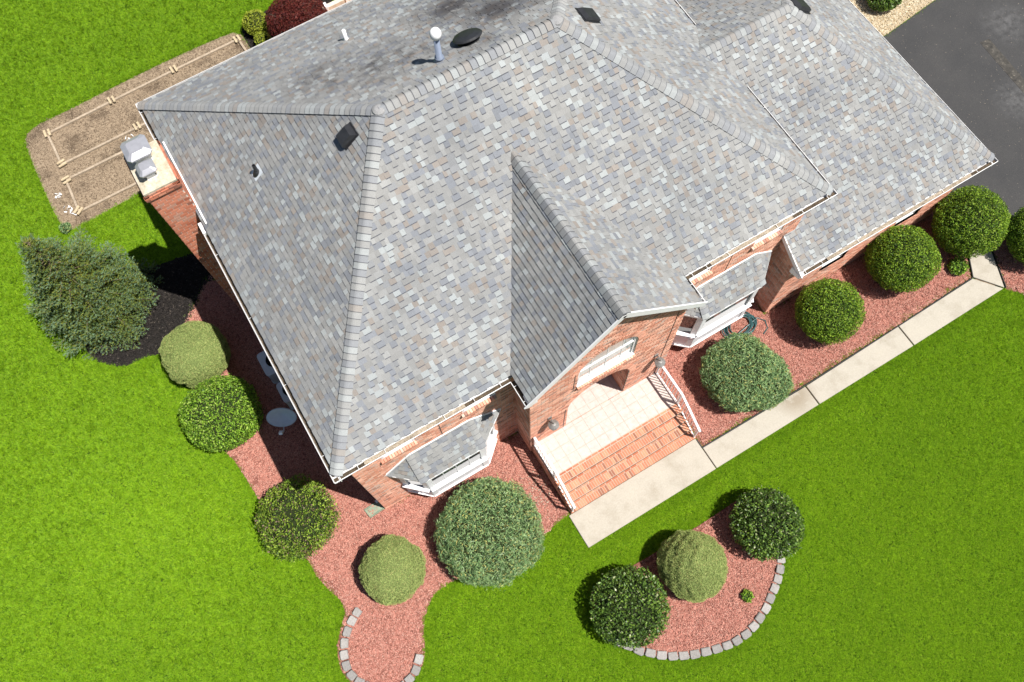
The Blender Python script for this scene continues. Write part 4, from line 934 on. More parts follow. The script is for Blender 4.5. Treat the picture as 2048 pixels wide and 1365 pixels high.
for ti, (y0, y1, z) in enumerate(TREADS):
    n_ = int((SX1-SX0)/.0735); pit = (SX1-SX0)/n_
    for i in range(n_):
        ob = link('brick', ROWL[RS.randint(12)], None, stoop); ob.location = (SX0+pit*(i+.5), y1+.100, z-.05+RS.randn()*.001); ob.matrix_parent_inverse = Matrix.Translation(-Vector(stoop.location)); nb += 1
    n_ = int((SX1-SX0)/.205); pit = (SX1-SX0)/n_
    for i in range(n_):
        t = stint(); c = (SX0+pit*(i+.5), y0-.032, z-.052)
        if nb < 300:
            ob = link('brick', STR[RS.randint(12)], None, stoop); ob.location = c; ob.matrix_parent_inverse = Matrix.Translation(-Vector(stoop.location)); nb += 1
        else: rest.obox(c, (V3(1, 0, 0), V3(0, 1, 0), V3(0, 0, 1)), (.097, .027, .05), t)
# riser courses and side faces of the stoop
for y0, y1, z in TREADS:
    n_ = int((SX1-SX0)/.203); pit = (SX1-SX0)/n_
    if z > .25:
        for i in range(n_): rest.obox((SX0+pit*(i+.5), y1+.03, z-.138), (V3(1, 0, 0), V3(0, 1, 0), V3(0, 0, 1)), (pit/2-.006, .035, .028), stint())
mm, mk = MB(), MB()
def side_iv(z):
    y = YG-.012
    for y0, y1, zt in TREADS:
        if z < zt-.11: y = y1
    y = min(y, -1.50) if z < PZ-.02 else -1.50
    return [(0, (YG-.012)-y)]
brick_face(mm, mk, (SX0, YG-.012, 0), (0, -1, 0), (-1, 0, 0), 0, PZ-.02, side_iv)
def side_ivr(z): a, b = side_iv(z)[0]; return [(2.6-b, 2.6-a)]
brick_face(mm, mk, (SX1, YG-.012-2.6, 0), (0, 1, 0), (1, 0, 0), 0, PZ-.02, side_ivr)
obj('stoop_side', mm, M['mortar'], stoop); rest.add(mk.v, mk.f); rest.t[-len(mk.f):] = mk.t
obj('bricks', rest, M['brick'], stoop, 'stuff')
g = MB(); g.box((SX0+.02, -1.50, PZ-.02), (SX1-.02, YG-.012, PZ-.006)); g.box((DC-DH+.012, YG-.012, PZ-.02), (DC+DH-.012, RB-.012, PZ-.006)); obj('grout_bed', g, M['grout'], stoop)
TP = (SX1-SX0-.04)/13; tm = MB(); hx = TP/2-.0045; e = .004
tm.add([(x*hx, y*hx, 0) for x, y in ((-1, -1), (1, -1), (1, 1), (-1, 1))]+[(x*(hx-e), y*(hx-e), .012) for x, y in ((-1, -1), (1, -1), (1, 1), (-1, 1))], [(0, 1, 5, 4), (1, 2, 6, 5), (2, 3, 7, 6), (3, 0, 4, 7), (4, 5, 6, 7)])
tme = tm.mesh('tile'); tme.materials.append(M['tile'])
for r in range(8):
    yc = -1.49+TP*(r+.5)
    for c in range(13):
        xc = SX0+.02+TP*(c+.5)
        if r < 3 or (DC-DH-.05 < xc < DC+DH+.05 and yc < RB-.1):
            if r == 3 and not (DC-DH+.1 < xc < DC+DH-.1): pass
            ob = link('tile', tme, None, stoop); ob.location = (xc, yc, PZ-.012+RS.randn()*.0008); ob.rotation_euler = (0, 0, RS.randint(4)*math.pi/2); ob.matrix_parent_inverse = Matrix.Translation(-Vector(stoop.location))
        elif r == 3 and yc-TP/2 < YG-.02:
            t2 = MB(); y0, y1 = yc-TP/2+.004, YG-.014
            if y1-y0 > .03: t2.box((xc-hx, y0, PZ-.012), (xc+hx, y1, PZ)); obj('tile', t2, M['tile'], stoop)
# railings
def railing(x, label):
    r = thing('railing', label, 'railing', (x, -1.5, PZ), 'white railings of the front steps')
    H = .92; pts = [(x, YG-.04, PZ+H), (x, -1.52, PZ+H), (x, -2.56, PZ-.62+H)]; low = [(x, YG-.04, PZ+.09), (x, -1.50, PZ+.09), (x, -2.52, PZ-.60+.1)]
    for nm, P_, w, h in (('top_rail', pts, .062, .035), ('bottom_rail', low, .03, .03)):
        mb = MB()
        for a, b in zip(P_, P_[1:]): mb.bar(a, b, w, h)
        obj(nm, mb, M['white'], r)
    for y, z0 in ((YG-.06, PZ), (-1.5, PZ), (-2.5, PZ-.53)):
        mb = MB(); zt = PZ+H if y > -1.55 else PZ+H-.60*(abs(y)-1.52)/1.0; mb.box((x-.02, y-.02, z0), (x+.02, y+.02, zt)); obj('post', mb, M['white'], r)
    for i in range(19):
        y = YG-.14-i*.112
        if abs(y+1.5) < .04 or y < -2.46: continue
        o_ = 0 if y > -1.52 else -.60*(abs(y)-1.52)/1.04
        mb = MB(); mb.box((x-.008, y-.008, PZ+.09+o_), (x+.008, y+.008, PZ+H+o_)); obj('baluster', mb, M['white'], r)
railing(SX0+.05, 'white metal railing along the left side of the front steps'); railing(SX1-.05, 'white metal railing along the right side of the front steps')
# wall lanterns
def lantern(x, label):
    r = thing('wall_lantern', label, 'lantern', (x, YG, 2.5), 'pewter lanterns beside the entry arch')
    mb = MB(); mb.obox((x, YG-.02, 2.62), (V3(1, 0, 0), V3(0, 1, 0), V3(0, 0, 1)), (.055, .012, .10)); obj('back_plate', mb, M['lamp'], r)
    mb = MB(); mb.tube([(x, YG-.03, 2.64), (x, YG-.10, 2.74), (x, YG-.19, 2.74), (x, YG-.21, 2.66)], .013, 8); obj('arm', mb, M['lamp'], r)
    mb = MB(); mb.lathe((x, YG-.21, 2.3), [(.035, .35), (.06, .34), (.145, .27), (.15, .255), (.13, .25)][::-1], 18); obj('cap', mb, M['lamp'], r, smooth=False)
    mb = MB(); mb.lathe((x, YG-.21, 2.3), [(.07, -.05), (.115, .245)], 12); obj('glass', mb, M['lampglass'], r)
    mb = MB(); mb.lathe((x, YG-.21, 2.3), [(.02, -.09), (.08, -.05), (.08, -.035)], 12); obj('base', mb, M['lamp'], r)
    mb = MB()
    for k in range(6):
        t = k*math.pi/3; mb.tube([(x+.085*math.cos(t), YG-.21+.085*math.sin(t), 2.26), (x+.128*math.cos(t), YG-.21+.128*math.sin(t), 2.55)], .007, 5)
    obj('cage', mb, M['lamp'], r)
lantern(5.30, 'round pewter wall lantern left of the entry arch'); lantern(8.66, 'round pewter wall lantern right of the entry arch')
# air conditioners
def ac(cx_, cy_, label, s_=.37, h=.78):
    r = thing('air_conditioner', label, 'air conditioner', (cx_, cy_, 0), 'air conditioners beside the left wall')
    def ring(k, z, sc): 
        out = []
        for a in range(4):
            for b in range(5):
                t = math.pi/2*(a+b/4.0); ox, oy = (1 if a in (0, 3) else -1), (1 if a in (0, 1) else -1); rr_ = .10
                out.append((cx_+(ox*(s_-rr_)+rr_*math.cos(t))*sc, cy_+(oy*(s_-rr_)+rr_*math.sin(t))*sc, z))
        return out
    lv = [(.0, 1.02), (.06, 1.02), (.06, .97), (h-.08, .97), (h-.08, 1.0), (h-.015, 1.0), (h, .95)]
    mb = MB(); V_ = sum([ring(0, z, sc) for z, sc in lv], []); F_ = [(i*20+k, i*20+(k+1) % 20, (i+1)*20+(k+1) % 20, (i+1)*20+k) for i in range(len(lv)-1) for k in range(20)]
    n0 = len(V_); c20 = [(cx_+.24*math.cos(math.pi/40+2*math.pi*k/20), cy_+.24*math.sin(math.pi/40+2*math.pi*k/20), h) for k in range(20)]; V_ += c20; V_ += [(x, y, h-.10) for x, y, z in c20]
    L = (len(lv)-1)*20; F_ += [(L+k, L+(k+1) % 20, n0+(k+1) % 20, n0+k) for k in range(20)]+[(n0+k, n0+(k+1) % 20, n0+20+(k+1) % 20, n0+20+k) for k in range(20)]+[tuple(n0+20+k for k in range(20))]
    mb.add(V_, F_); obj('housing', mb, M['acpaint'], r)
    mb = MB()
    for k in range(4):
        t = k*math.pi/2+.3; mb.obox((cx_+.10*math.cos(t), cy_+.10*math.sin(t), h-.06), (V3(math.cos(t), math.sin(t), 0), V3(-math.sin(t), math.cos(t), .4), V3(0, 0, 1)), (.09, .05, .003))
    mb.lathe((cx_, cy_, h-.09), [(.05, 0), (.05, .05)], 12); obj('fan', mb, M['darkmetal'], r)
    mb = MB()
    for k in range(5): mb.lathe((cx_, cy_, h-.004), [(.05+.045*k, 0), (.05+.045*k, .004), (.045+.045*k, .004), (.045+.045*k, 0)], 20)
    mb.bar((cx_-.24, cy_, h), (cx_+.24, cy_, h), .01, .006); mb.bar((cx_, cy_-.24, h), (cx_, cy_+.24, h), .01, .006)
    obj('grille', mb, M['darkmetal'], r, 'stuff')
ac(-.44, 5.72, 'grey air conditioner at the left wall farther from the satellite dish', .40); ac(-.40, 4.65, 'grey air conditioner next to the satellite dish', .34)
# satellite dish
r = thing('satellite_dish', 'grey oval satellite dish on a short mast by the left wall', 'satellite dish', (-.75, 4.0, 0))
mb = MB(); mb.tube([(-.75, 4.05, 0), (-.75, 4.05, .75), (-.85, 3.98, .95)], .025, 10); obj('mast', mb, M['acpaint'], r)
dn = V3(-.30, -.62, .72); dn /= np.linalg.norm(dn); du = np.cross(V3(0, 0, 1), dn); du /= np.linalg.norm(du); dv = np.cross(dn, du); dc = V3(-.92, 3.95, 1.0)
mb = MB(); V_ = []; sg = 32
for rad, dp, off in ((.02, 0, 0), (.5, .045, 0), (.8, .10, 0), (1, .145, 0), (1.0, .125, -.02), (.5, .03, -.02), (.02, -.02, -.0)):
    V_ += [dc+du*(.43*rad*math.cos(2*math.pi*k/sg))+dv*(.30*rad*math.sin(2*math.pi*k/sg))+dn*(dp+off) for k in range(sg)]
mb.add(V_, [(i*sg+k, i*sg+(k+1) % sg, (i+1)*sg+(k+1) % sg, (i+1)*sg+k) for i in range(6) for k in range(sg)]); obj('reflector', mb, M['acpaint'], r, smooth=True)
tip = dc+dn*.46-dv*.30; mb = MB(); mb.tube([dc-dv*.28+dn*.06, dc-dv*.42+dn*.2, tip], .014, 8); obj('feed_arm', mb, M['acpaint'], r)
mb = MB(); mb.obox(tip+dn*.02, (du, dv, dn), (.05, .035, .06)); obj('receiver', mb, M['white'], r)
mb = MB(); mb.tube([(-.7, 4.05, .6), (-.45, 3.9, .3), (-.42, 3.7, .08), (-.3, 3.55, .05), (-.32, 3.35, .05)], .008, 6); obj('cable', mb, M['white'], r)
# garden hose coil
pts = []; rs2 = np.random.RandomState(3); tt = np.arange(0, 2*math.pi*6.6, .16)
for t in tt:
    rad = .44+.05*math.sin(t*.43+1)+.035*math.sin(t*1.13); ox = .07*math.sin(t*.17); oy = .05*math.cos(t*.23)
    pts.append((12.12+ox+rad*math.cos(t)*1.05, -.36+oy+rad*math.sin(t)*.72, .045+.012*(t/6.28)+.008*math.sin(t*2.3)))
pts += [(12.75, -.42, .04), (12.9, -.62, .035), (12.82, -.85, .035), (12.6, -.95, .035)]
mb = MB(); mb.tube(pts, .019, 6); tag(obj('garden_hose', mb, M['hose'], smooth=True), 'dark green garden hose coiled on red gravel under the right bay window', 'hose')
# splash tray at the corner downspout
mb = MB()
c4 = [(-.22, .58), (-.17, .30), (.29, .33), (.24, .60)]
for a, b in zip(c4, c4[1:]+c4[:1]): mb.bar((*a, .05), (*b, .05), .022, .07)
mb.add([(x, y, .03) for x, y in c4], [(0, 1, 2, 3)]); tag(obj('splash_tray', mb, M['drain']), 'shallow green grey splash tray at the front left house corner', 'splash tray')
# ---------------------------------------------------------------- formwork on the soil
def formwork(label, boards, stakes):
    r = thing('formwork', label, 'formwork', (boards[0][0][0], boards[0][0][1], 0), 'board formwork on the bare soil')
    for a, b in boards: 
        mb = MB(); mb.bar((*a, .035), (*b, .035), .075, .09); obj('board', mb, M['lumber'], r)
    for x, y, ang in stakes:
        d = (math.cos(ang), math.sin(ang))
        for s in (-.07, .07):
            mb = MB(); mb.bar((x+d[1]*s-d[0]*.13, y-d[0]*s-d[1]*.13, .10+RS.rand()*.02), (x+d[1]*s+d[0]*.15, y-d[0]*s+d[1]*.15, .10+RS.rand()*.02), .075, .04); obj('stake', mb, M['stake'], r)
formwork('long board formwork frame on soil reaching behind the house', [((-3.62, 17.38), (-1.27, 17.45)), ((-1.2, 17.46), (1.05, 17.5)), ((1.12, 17.5), (3.52, 17.52)), ((-3.63, 17.3), (-3.64, 16.0)), ((-3.6, 15.98), (-.2, 16.0)), ((3.54, 17.45), (3.6, 15.6))],
         [(-3.62, 17.36, 1.5), (-1.25, 17.45, 1.6), (1.08, 17.5, 1.6), (3.5, 17.5, 1.6), (-3.62, 15.98, .1), (-.9, 16.0, 1.6)])
formwork('small board formwork frame on soil beside the chimney', [((-3.72, 15.34), (-.8, 15.36)), ((-3.73, 15.28), (-3.78, 14.02)), ((-3.75, 13.98), (-.7, 13.99))], [(-3.72, 15.3, .1), (-3.78, 14.0, .6)])
mb = MB()
for x, y in ((-4.05, 14.3), (-3.95, 14.1), (-1.3, 15.75), (-4.2, 14.9)):
    for k in range(5):
        c = np.array([x+RS.randn()*.07, y+RS.randn()*.07]); a = RS.rand()*6.28; d = np.array([math.cos(a), math.sin(a)]); e_ = np.array([-d[1], d[0]]); l_, w_ = .03+.05*RS.rand(), .012+.02*RS.rand()
        P_ = [c-d*l_-e_*w_, c+d*l_-e_*w_*.6, c+d*l_*.8+e_*w_, c-d*l_*.7+e_*w_*.8]; mb.add([(p[0], p[1], .03+RS.rand()*.05) for p in P_], [(0, 1, 2, 3)])
o = obj('paper_scraps', mb, M['plastic'], None, 'stuff'); o['label'] = 'torn white scraps lying on the bare soil'
# ---------------------------------------------------------------- stone edging
def edging(label, pts, cx_, cy_, closed=False):
    r = thing('stone_edging', label, 'edging', (pts[0][0], pts[0][1], 0))
    for i, (x, y) in enumerate(pts):
        a = pts[max(0, i-1)]; b = pts[min(len(pts)-1, i+1)]; d = V3(b[0]-a[0], b[1]-a[1], 0); L = np.linalg.norm(d)/(2 if 0 < i < len(pts)-1 else 1); d /= np.linalg.norm(d); n = V3(d[1], -d[0], 0)
        if (V3(x-cx_, y-cy_, 0)@n) < 0: n = -n
        h = .10+RS.rand()*.02; hw = L/2-.012; an = RS.randn()*.06; d2 = d*math.cos(an)+n*math.sin(an); n2 = n*math.cos(an)-d*math.sin(an); dp = .105
        rb_ = [(-hw*.86, -dp), (hw*.86, -dp), (hw, dp*.6), (hw*.7, dp), (-hw*.7, dp), (-hw, dp*.6)]; c = V3(x, y, 0)
        mb = MB(); k = len(rb_); J = lambda: RS.randn(3)*.005
        V_ = [c+d2*p[0]+n2*p[1]-V3(0, 0, .05) for p in rb_]+[c+d2*p[0]+n2*p[1]+V3(0, 0, h-.015)+J() for p in rb_]+[c+d2*p[0]*.9+n2*p[1]*.88+V3(0, 0, h)+J() for p in rb_]
        g_ = .22+.11*RS.rand(); t = (g_*1.02, g_*.97, g_*.92)
        mb.add(V_, [(i_, (i_+1) % k, (i_+1) % k+k, i_+k) for i_ in range(k)]+[(k+i_, k+(i_+1) % k, (i_+1) % k+2*k, i_+2*k) for i_ in range(k)]+[tuple(2*k+i_ for i_ in range(k))], t)
        obj('stone', mb, M['block'], r)
edging('curved row of grey edging blocks around the island bed', [(9.17, -6.3), (9.05, -6.55), (8.86, -6.76), (8.65, -6.94), (8.42, -7.1), (8.17, -7.25), (7.91, -7.4), (7.63, -7.52), (7.35, -7.61), (7.06, -7.66), (6.76, -7.67), (6.47, -7.64), (6.18, -7.57), (5.89, -7.48), (5.6, -7.38), (5.33, -7.26), (5.07, -7.12), (4.83, -6.95), (4.60, -6.75), (4.38, -6.54), (4.19, -6.3), (4.01, -6.05), (3.89, -5.85)], 6.5, -5.2)
edging('short row of grey edging blocks on the left of the rounded gravel tip', [(-1.68, -1.80), (-1.9, -1.92), (-2.14, -2.10), (-2.34, -2.33), (-2.48, -2.59), (-2.55, -2.87), (-2.54, -3.15), (-2.44, -3.41), (-2.25, -3.65), (-2.02, -3.84)], -1.3, -3.0)
edging('short row of grey edging blocks on the right of the rounded gravel tip', [(-0.80, -3.72), (-1.0, -3.92), (-1.25, -4.03), (-1.52, -4.08)], -1.3, -3.0)
# ---------------------------------------------------------------- deck behind the house
r = thing('wooden_deck', 'orange stained wooden deck with pale rim beam behind the house', 'deck', (7.8, 16, 0))
for k in range(9):
    mb = MB(); mb.box((6.55, 15.0+k*.145, .62), (11.5, 15.135+k*.145, .66)); obj('board', mb, M['decking'], r)
mb = MB(); mb.box((6.5, 16.34, .35), (11.5, 16.50, .86)); obj('rim_beam', mb, M['beam'], r)
for x in (6.6, 7.35, 9.0): 
    mb = MB(); mb.box((x, 16.30, 0), (x+.09, 16.53, .95)); obj('post', mb, M['white'], r)

# ================================================================ PLANTS
def unit(a): return a/(np.linalg.norm(a, axis=-1, keepdims=True)+1e-9)
def lump(dirs, seed, amp, fr=3.0):
    r = np.random.RandomState(seed); out = np.zeros(len(dirs))
    for k in range(7):
        w = r.randn(3)*fr*(1+k*.35); out += np.sin(dirs@w+r.rand()*6.28)/(1+k*.3)
    return amp*out/3
def leaves(P, Nn, rs, L, Wd, tilt, pal, prob, jit=.25, droop=0.0, crease_shade=None):
    n = len(P); t = unit(np.cross(Nn, unit(rs.randn(n, 3)))); d = unit(Nn*(1-tilt[0])+t*tilt[1]+rs.randn(n, 3)*.25+np.array([0, 0, -droop]))
    w = unit(np.cross(d, unit(rs.randn(n, 3)+Nn*.6))); l = L*(.6+.8*rs.rand(n, 1)); ww = Wd*(.7+.6*rs.rand(n, 1))
    up = unit(np.cross(w, d)); Q = np.stack([P-d*l*.5, P+w*ww*.5+up*ww*.12, P+d*l*.5, P-w*ww*.5+up*ww*.12], 1)
    c = np.array(pal)[rs.choice(len(pal), n, p=prob)]*(1+(rs.rand(n, 1)-.5)*2*jit)
    if crease_shade is not None: c = c*(1+.18*crease_shade[:, None])  # leaf colour lighter on lumps, darker in creases as painted shade
    return Q, np.clip(c*.82, 0, 1)
STYLE = {
 'yew':     dict(L=.060, W=.024, tilt=(.6, .8), pal=[(.165, .30, .024), (.28, .43, .034), (.065, .135, .017), (.40, .54, .07)], prob=[.36, .27, .28, .09], dens=2500, depth=.24, amp=.05, mat='leaf', stray=.03),
 'box':     dict(L=.066, W=.036, tilt=(.6, .8), pal=[(.19, .36, .03), (.31, .50, .05), (.075, .16, .02), (.42, .55, .12)], prob=[.36, .27, .27, .10], dens=1850, depth=.28, amp=.06, mat='leaf', stray=.04),
 'boxb':    dict(L=.066, W=.035, tilt=(.5, .7), pal=[(.21, .33, .035), (.34, .46, .06), (.08, .15, .025), (.25, .18, .12)], prob=[.36, .25, .26, .13], dens=1550, depth=.32, amp=.085, mat='leaf', stray=.05),
 'holly':   dict(L=.072, W=.046, tilt=(.4, .8), pal=[(.105, .195, .034), (.185, .30, .045), (.045, .09, .018), (.38, .42, .22)], prob=[.40, .27, .28, .05], dens=1350, depth=.30, amp=.065, mat='glossleaf', stray=.05),  # palest tone paints white glints onto a few leaves
 'dwarf':   dict(L=.032, W=.011, tilt=(.75, .9), pal=[(.38, .47, .15), (.46, .53, .19), (.29, .39, .12), (.52, .45, .18)], prob=[.4, .28, .24, .08], dens=8200, depth=.07, amp=.062, mat='needle', stray=.0),
 'juniper': dict(L=.10, W=.018, tilt=(.65, .85), pal=[(.225, .36, .145), (.32, .46, .19), (.09, .185, .07), (.50, .47, .15), (.38, .51, .28)], prob=[.34, .24, .25, .08, .09], dens=2900, depth=.18, amp=.075, mat='needle', stray=.03),
 'gold':    dict(L=.05, W=.03, tilt=(.5, .7), pal=[(.38, .44, .04), (.27, .34, .03), (.50, .54, .08)], prob=[.4, .4, .2], dens=1900, depth=.2, amp=.06, mat='leaf', stray=.04),
}
def bush(name, label, x, y, r, h, style, seed, zc=.48, ry=None, z0=.03, pw=1.0, lobes=(), cat='bush', group=None, taper=0.0, amp=None):
    S = STYLE[style]; rs = np.random.RandomState(seed); ry = ry or r; am = S['amp'] if amp is None else amp
    root = thing(name, label, cat, (x, y, 0), group); c = np.array([x, y, z0+h*zc])
    parts = [(c, np.array([r, ry, h*(1-zc)]), h*zc)]+[(np.array([x+l[0], y+l[1], z0+l[3]*zc]), np.array([l[2], l[2], l[3]*(1-zc)]), l[3]*zc) for l in lobes]
    Ps, Ns, Lc = [], [], []; core = MB()
    for pi, (cc, rad, dn) in enumerate(parts):
        n = int(S['dens']*2*math.pi*rad[0]*(rad[1]+rad[2]+dn)/2*1.05); d = unit(rs.randn(n, 3)); lm = lump(d, seed+pi, am)
        fine = lump(d, seed+50+pi, am*.8, 11.0)
        sc = np.tile(rad, (n, 1)); sc[d[:, 2] < 0, 2] = dn
        dd_ = np.sign(d)*np.abs(d)**pw; dd_ = dd_/np.maximum(1e-6, np.linalg.norm(dd_, axis=1, keepdims=True)) if pw == 1 else dd_/np.power((np.abs(dd_)**(2/pw)).sum(1, keepdims=True), pw/2)
        tp = 1-taper*np.clip(dd_[:, 2:3], 0, 1); ddt = dd_.copy(); ddt[:, :2] *= tp
        p = cc+ddt*sc*(1+lm+fine)[:, None]*(1-S['depth']*rs.rand(n, 1)**1.6+np.where(rs.rand(n, 1) < S['stray'], .09*rs.rand(n, 1), 0))
        nn = unit(d/sc); k = p[:, 2] > z0
        for pj, (c2, r2, d2) in enumerate(parts):
            if pj != pi:
                qv = (p-c2)/r2; k &= (qv**2).sum(1) > .80
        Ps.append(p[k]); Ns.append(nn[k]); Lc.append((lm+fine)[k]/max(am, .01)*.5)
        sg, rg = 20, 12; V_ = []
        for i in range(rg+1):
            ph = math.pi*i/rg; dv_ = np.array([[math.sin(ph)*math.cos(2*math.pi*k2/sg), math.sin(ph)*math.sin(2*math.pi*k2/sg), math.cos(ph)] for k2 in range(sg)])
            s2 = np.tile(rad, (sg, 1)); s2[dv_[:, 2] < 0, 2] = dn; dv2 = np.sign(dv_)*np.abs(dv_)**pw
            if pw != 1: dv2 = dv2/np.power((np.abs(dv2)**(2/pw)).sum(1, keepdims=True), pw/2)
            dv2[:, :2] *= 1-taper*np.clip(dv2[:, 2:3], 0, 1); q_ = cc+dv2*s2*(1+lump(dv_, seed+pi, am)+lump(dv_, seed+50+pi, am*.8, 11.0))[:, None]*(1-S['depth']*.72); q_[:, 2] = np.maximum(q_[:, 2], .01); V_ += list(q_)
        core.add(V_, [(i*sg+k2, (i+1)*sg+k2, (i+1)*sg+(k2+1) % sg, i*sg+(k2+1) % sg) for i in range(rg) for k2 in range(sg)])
    P = np.concatenate(Ps); N_ = np.concatenate(Ns); lc = np.concatenate(Lc)
    Q, col = leaves(P, N_, rs, S['L'], S['W'], S['tilt'], S['pal'], S['prob'], crease_shade=lc)
    link('foliage', quads_mesh('foliage', Q, col), M[S['mat']], root)
    obj('inner_core', core, M['innergreen' if style == 'dwarf' else 'inner'], root)  # solid filler core; the dark colour paints shade into gaps between leaves
    st = MB(); st.tube([(x, y, -.05), (x+.02, y, h*.35)], [.05, .035], 8); obj('stem', st, M['bark'], root)
    return root
bush('dwarf_conifer', 'smooth olive green clipped conifer between the spruce and a leafy bush', -2.37, 7.12, .93, 1.45, 'dwarf', 21, pw=.86)
bush('boxwood_bush', 'bright green leafy bush beside the smooth conifer and satellite dish', -2.43, 5.02, 1.10, 1.5, 'box', 22, pw=.9)
bush('boxwood_bush', 'green leafy bush with brown twigs at the front left house corner', -1.90, 1.22, 1.12, 1.25, 'boxb', 23, ry=1.08, pw=.9)
bush('dwarf_conifer', 'smooth round olive green conifer in the red gravel by the rounded tip', -.27, -1.39, .89, 1.35, 'dwarf', 24, pw=.95)
bush('juniper_bush', 'largest blue green juniper dome in front of the left bay window', 2.5, -1.87, 1.43, 1.6, 'juniper', 25, pw=.95)
bush('juniper_bush', 'lumpy blue green juniper between the steps and the yews', 11.02, -1.72, 1.12, 1.5, 'juniper', 26, lobes=((.42, -.42, .86, 1.25),), pw=.95, amp=.07)
bush('yew_bush', 'bright yellow green yew dome nearest the garden hose', 14.25, -1.52, .96, 1.9, 'yew', 27, zc=.5)
bush('yew_bush', 'bright yellow green yew dome in the middle of the three along the garage', 17.15, -1.32, 1.02, 1.9, 'yew', 28, zc=.5)
bush('yew_bush', 'bright yellow green yew dome at the driveway end of the garage wall', 19.62, -1.42, 1.06, 2.0, 'yew', 29, zc=.5)
bush('yew_bush', 'yew dome cut by the right edge beyond the walkway', 21.25, -2.85, 1.0, 1.8, 'yew', 30, zc=.5)
bush('holly_bush', 'dark glossy bush at the upper end of the island bed', 9.1, -5.56, .97, 1.45, 'holly', 31)
bush('dwarf_conifer', 'pointed smooth olive conifer in the middle of the island bed', 6.74, -5.43, .93, 1.7, 'dwarf', 32, zc=.42, taper=.22)
bush('holly_bush', 'dark glossy bush at the lower left end of the island bed', 4.69, -5.49, 1.04, 1.3, 'holly', 33)
bush('shrub_sprig', 'small leafy green sprig in gravel beside the walkway corner', 18.93, -2.27, .29, .34, 'box', 34, amp=.14, cat='plant')
bush('shrub_sprig', 'tiny green sprig in the red gravel of the island bed', 7.66, -6.87, .16, .2, 'box', 35, z0=.05, amp=.18, cat='plant')
bush('golden_shrub', 'yellow green shrub beside the red maple', 4.33, 17.5, .46, .8, 'gold', 36)
bush('golden_shrub', 'small yellow green shrub half hidden by the back eave', 4.25, 16.85, .30, .5, 'gold', 37)
bush('dark_shrub', 'dark green shrub in the beige pebbles at the top edge', 23.45, 6.95, .62, .8, 'holly', 38)
bush('spruce_seedling', 'tiny blue green conifer sprig at the corner of the soil patch', -4.35, 13.6, .17, .25, 'juniper', 39, amp=.2, cat='plant')
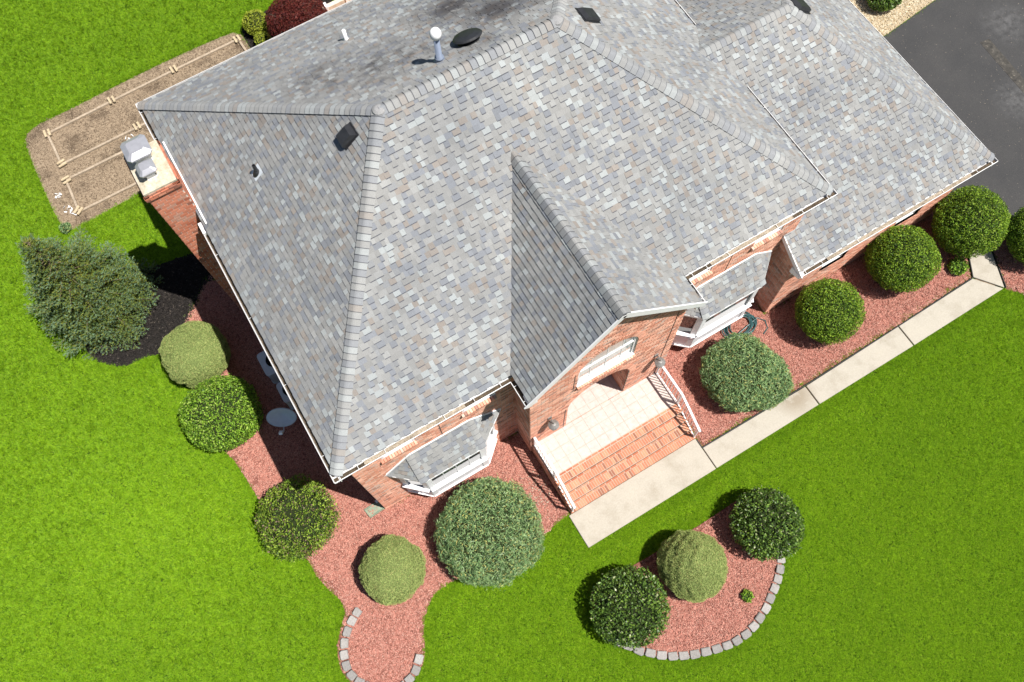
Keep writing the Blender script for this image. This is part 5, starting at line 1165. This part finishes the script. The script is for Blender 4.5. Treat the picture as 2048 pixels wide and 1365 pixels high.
# spruce: whorled branches on a trunk
def spruce(x, y, h, R, label, seed):
    rs = np.random.RandomState(seed); root = thing('spruce_tree', label, 'tree', (x, y, 0))
    tr = MB(); tr.tube([(x, y, -.1), (x, y, h*.5), (x, y, h)], [.13, .08, .012], 10); obj('trunk', tr, M['bark'], root)
    segs = []; tw = MB()
    nw = 26
    for i in range(nw):
        f = i/(nw-1); z = .25+(h-.35)*f; prof = (1-f**1.7)*.93+.05 if f < .62 else max(.12, .56*(1-f)/.38*.7+.10); R_ = R*prof
        nbch = int(11-5*f)
        for k in range(nbch):
            a = 2*math.pi*(k+.37*i)/nbch+rs.randn()*.18; ln = R_*(.78+.34*rs.rand()); d = np.array([math.cos(a), math.sin(a), 0]); s = np.array([-d[1], d[0], 0])
            b0 = np.array([x, y, z]); dz_ = -.02-.16*(1-f)+rs.randn()*.14; up_ = .12
            bp = lambda t: b0+d*ln*t+np.array([0, 0, dz_*ln*t+up_*ln*t*t])
            tw.tube([bp(0), bp(.4), bp(.75), bp(.98)], [.018*(1-f)+.006, .012*(1-f)+.005, .008, .003], 4, cap=False)
            nt = max(3, int(ln/.16))
            for j in range(nt):
                t = .22+.78*(j+.5)/nt; p = bp(t); tl = (ln*.40*(1-t)**.8+.12)*(.75+.5*rs.rand())
                for sg in (-1, 1):
                    dd_ = unit(d*(.75+.2*rs.rand())+s*sg*(.75+.2*rs.rand())+np.array([0, 0, -.02+rs.randn()*.22])); segs.append((p, p+dd_*tl, t))
            segs.append((bp(.5), bp(1.05), .9))
    A = np.array([s_[0] for s_ in segs]); B = np.array([s_[1] for s_ in segs]); T = np.array([s_[2] for s_ in segs])
    L = np.linalg.norm(B-A, axis=1); cnt = np.maximum(6, (L/.0062).astype(int)); idx = np.repeat(np.arange(len(segs)), cnt)
    if len(idx) > 130000:
        idx = idx[rs.choice(len(idx), 130000, replace=False)]
    n = len(idx); u = rs.rand(n, 1); P = A[idx]+(B-A)[idx]*u; ax = unit((B-A)[idx]); rd = unit(np.cross(ax, rs.randn(n, 3))); rd[:, 2] = np.abs(rd[:, 2])*.7+rd[:, 2]*.3
    d = unit(ax*.75+rd*.8); w = unit(np.cross(d, rs.randn(n, 3))); l = (.038+.034*rs.rand(n, 1)); ww = .0085
    Q = np.stack([P-w*ww, P+w*ww, P+d*l+w*ww*.4, P+d*l-w*ww*.4], 1)
    t_ = (T[idx]*.6+u[:, 0]*.4+rs.randn(n)*.12)
    pal = np.array([[.25, .27, .045], [.14, .19, .035], [.10, .175, .07], [.18, .28, .17]]); ki = np.clip((t_*4.0).astype(int)-0, 0, 3); ki = np.where(rs.rand(n) < .35, rs.randint(0, 2, n), ki)
    link('needles', quads_mesh('needles', Q, pal[ki]*(.55+.5*rs.rand(n, 1))), M['needle'], root)
    obj('branches', tw, M['twig'], root)
spruce(-4.28, 10.35, 4.55, 1.78, 'blue green spruce tree in the lawn beside the chimney', 61)
# red maple
def maple(x, y, label, seed):
    rs = np.random.RandomState(seed); root = thing('red_maple', label, 'tree', (x, y, 0)); tr = MB(); ends = []
    tr.tube([(x, y, -.05), (x+.03, y, .5)], [.07, .06], 8)
    for k in range(11):
        a = k*.571+rs.rand()*.4; r_ = .75+.35*rs.rand(); e_ = (x+r_*math.cos(a), y+r_*math.sin(a), 1.15+.7*rs.rand()); mid = (x+.4*r_*math.cos(a), y+.4*r_*math.sin(a), 1.05)
        tr.tube([(x+.03, y, .48), mid, e_], [.035, .022, .006], 6)
    obj('trunk', tr, M['bark'], root)
    n = 17000; d = unit(rs.randn(n, 3)); d[:, 2] = np.abs(d[:, 2]); lm = lump(d, seed, .12, 4); P = np.array([x, y, .75])+d*np.array([1.12, 1.05, 1.05])*(1+lm)[:, None]*(1-.5*rs.rand(n, 1)**1.5)
    Q, c = leaves(P, unit(d+np.array([0, 0, .3])), rs, .085, .022, (.6, .8), [(.13, .022, .018), (.20, .04, .03), (.075, .014, .014), (.26, .10, .06)], [.4, .27, .27, .06], droop=.3)
    link('crown', quads_mesh('crown', Q, c), M['leaf'], root)
maple(5.55, 16.35, 'dark red lace leaf maple behind the back eave', 71)
# dry leaves and debris on the bed by the steps
rs2 = np.random.RandomState(9); n = 170; P = np.zeros((n, 3)); P[:, 0] = 4.3+rs2.randn(n)*.22; P[:, 1] = -1.55+rs2.randn(n)*.35; P[:, 2] = .045; k = (P[:, 0] < 4.68); P = P[k]; n = len(P)
Q, c = leaves(P, np.tile([0, 0, 1.], (n, 1)), rs2, .045, .03, (.9, 1), [(.6, .52, .42), (.45, .36, .27)], [.6, .4])
o = link('dry_leaves', quads_mesh('dry_leaves', Q, c), M['litter'], None, 'stuff'); o['label'] = 'pale dry leaves scattered on gravel beside the steps'
